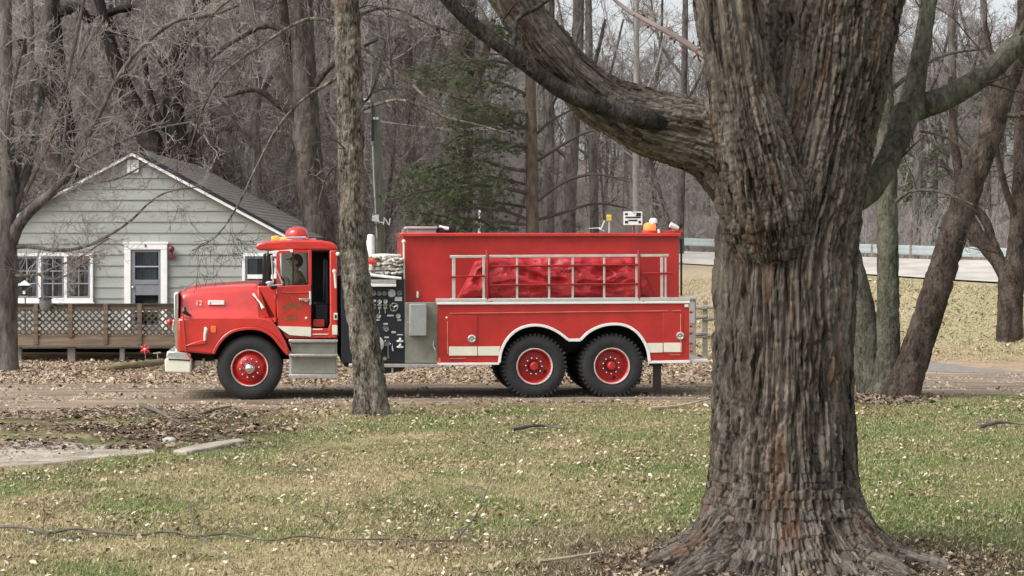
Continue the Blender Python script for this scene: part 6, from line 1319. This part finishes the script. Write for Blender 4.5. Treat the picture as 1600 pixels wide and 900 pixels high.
leaves('leaf_litter', 700, smp(15.5, 17.2, 950, 1560, lambda x, y, px, py: sstep(2.0, 1.2, np.sqrt((x-2.19)**2+(y-17.)**2))*(np.sqrt((x-2.19)**2+(y-17.)**2) > .98), 1), .05, [(.15, .11, .075), (.24, .18, .125), (.10, .075, .055), (.42, .34, .24)], (4, 4, 3, 1.4), .02, .4, lambda x, y: np.interp(np.sqrt((x-2.19)**2+(y-17.)**2), [.9, 1.0, 1.1, 1.28, 1.55], [.09, .055, .03, .0, 0]))
leaves('leaf_litter', 9000, smp(62, 110, -40, 660, lambda x, y, px, py: clump(x, y), 1), .16, [(.30, .22, .16), (.22, .16, .12), (.38, .29, .21)], (3, 3, 2), .02)

def gravel():
    x, y = smp(30.5, 42, -30, 1640, lambda x, y, px, py: clump(x, y)**1.5*((y > np.interp(x, [-24, -7.6, -4.7, -2.2, 2, 5, 8, 24], [30.4, 30.6, 32., 33.4, 34.2, 34.6, 35.8, 37])+.1)), 1)(9000); n = len(x); s = NR.uniform(.008, .03, n); z = gz(x, y)+.004
    o = np.array([(1, 0, 0), (0, 1, 0), (-1, 0, 0), (0, -1, 0), (0, 0, .8)]); V = np.stack([x, y, z], 1)[:, None, :]+o[None]*s[:, None, None]*NR.uniform(.6, 1.3, (n, 5, 1)); b = (np.arange(n)*5)[:, None]
    c = np.array([[.30, .25, .19]])*NR.uniform(.45, 1.5, (n, 1)); link('gravel', np_mesh('gravel', V.reshape(-1, 3), np.concatenate([b+np.array([[k, (k+1) % 4, 4]]) for k in range(4)]), m_leaf, np.repeat(c, 5, 0)), kind='stuff')
gravel()
def grass(name, n, sampler, h, wd):
    x, y = sampler(n); n = len(x); z = gz(x, y); c = ground_colour(x, y)
    az = NR.uniform(0, 2*np.pi, n); hh = h*NR.uniform(.45, 1.35, n)*(.75+.5*clump(x, y)); ww = wd*NR.uniform(.6, 1.3, n); lean = NR.normal(0, 1.5, n)
    V = np.zeros((n, 3, 3)); dx, dy = np.cos(az), np.sin(az)
    V[:, 0] = np.stack([x-dx*ww, y-dy*ww, z-.004], 1); V[:, 1] = np.stack([x+dx*ww, y+dy*ww, z-.004], 1); V[:, 2] = np.stack([x-dy*hh*lean, y+dx*hh*lean, z+hh], 1)
    dry = NR.uniform(0, 1, n)[:, None] < .42
    cc = np.where(dry, np.array([[.40, .33, .205]])*NR.uniform(.7, 1.25, (n, 1)), c*NR.uniform(.75, 1.3, (n, 1))*np.array([[1.05, 1.12, .95]]))
    link(name, np_mesh(name, V.reshape(-1, 3), np.arange(n*3).reshape(-1, 3), m_blade, np.repeat(cc, 3, 0)), kind='stuff')
def lawn_w(x, y, px, py):
    yn = np.interp(x, [-24, -7.6, -4.7, -2.2, 2, 5, 8, 24], [30.4, 30.6, 32., 33.4, 34.2, 34.6, 35.8, 37])
    w = np.clip((yn-y)*2, 0, 1)
    slab_ = (y > 24) & (y < 27.3) & (px < 242) & (py > 689) & (py < 731-.13*np.maximum(px, 0))
    debris = sstep(25.5, 27.2, y)*sstep(520, 330, px)
    rootz = np.sqrt((x-2.19)**2+(y-16.8)**2); w = w*sstep(.75, 1.35, rootz)
    return w*(~slab_)*(1-.85*debris)
grass('grass', 230000, smp(15.8, 35.5, -25, 1625, lawn_w, 1.5), .030, .0055)
grass('grass', 45000, smp(44, 72, 1040, 1640, lambda x, y, px, py: sstep(.3, 1., edge(NEAR_E, px)[0]-y)*sstep(45.5, 48.5, y), 1), .04, .012)
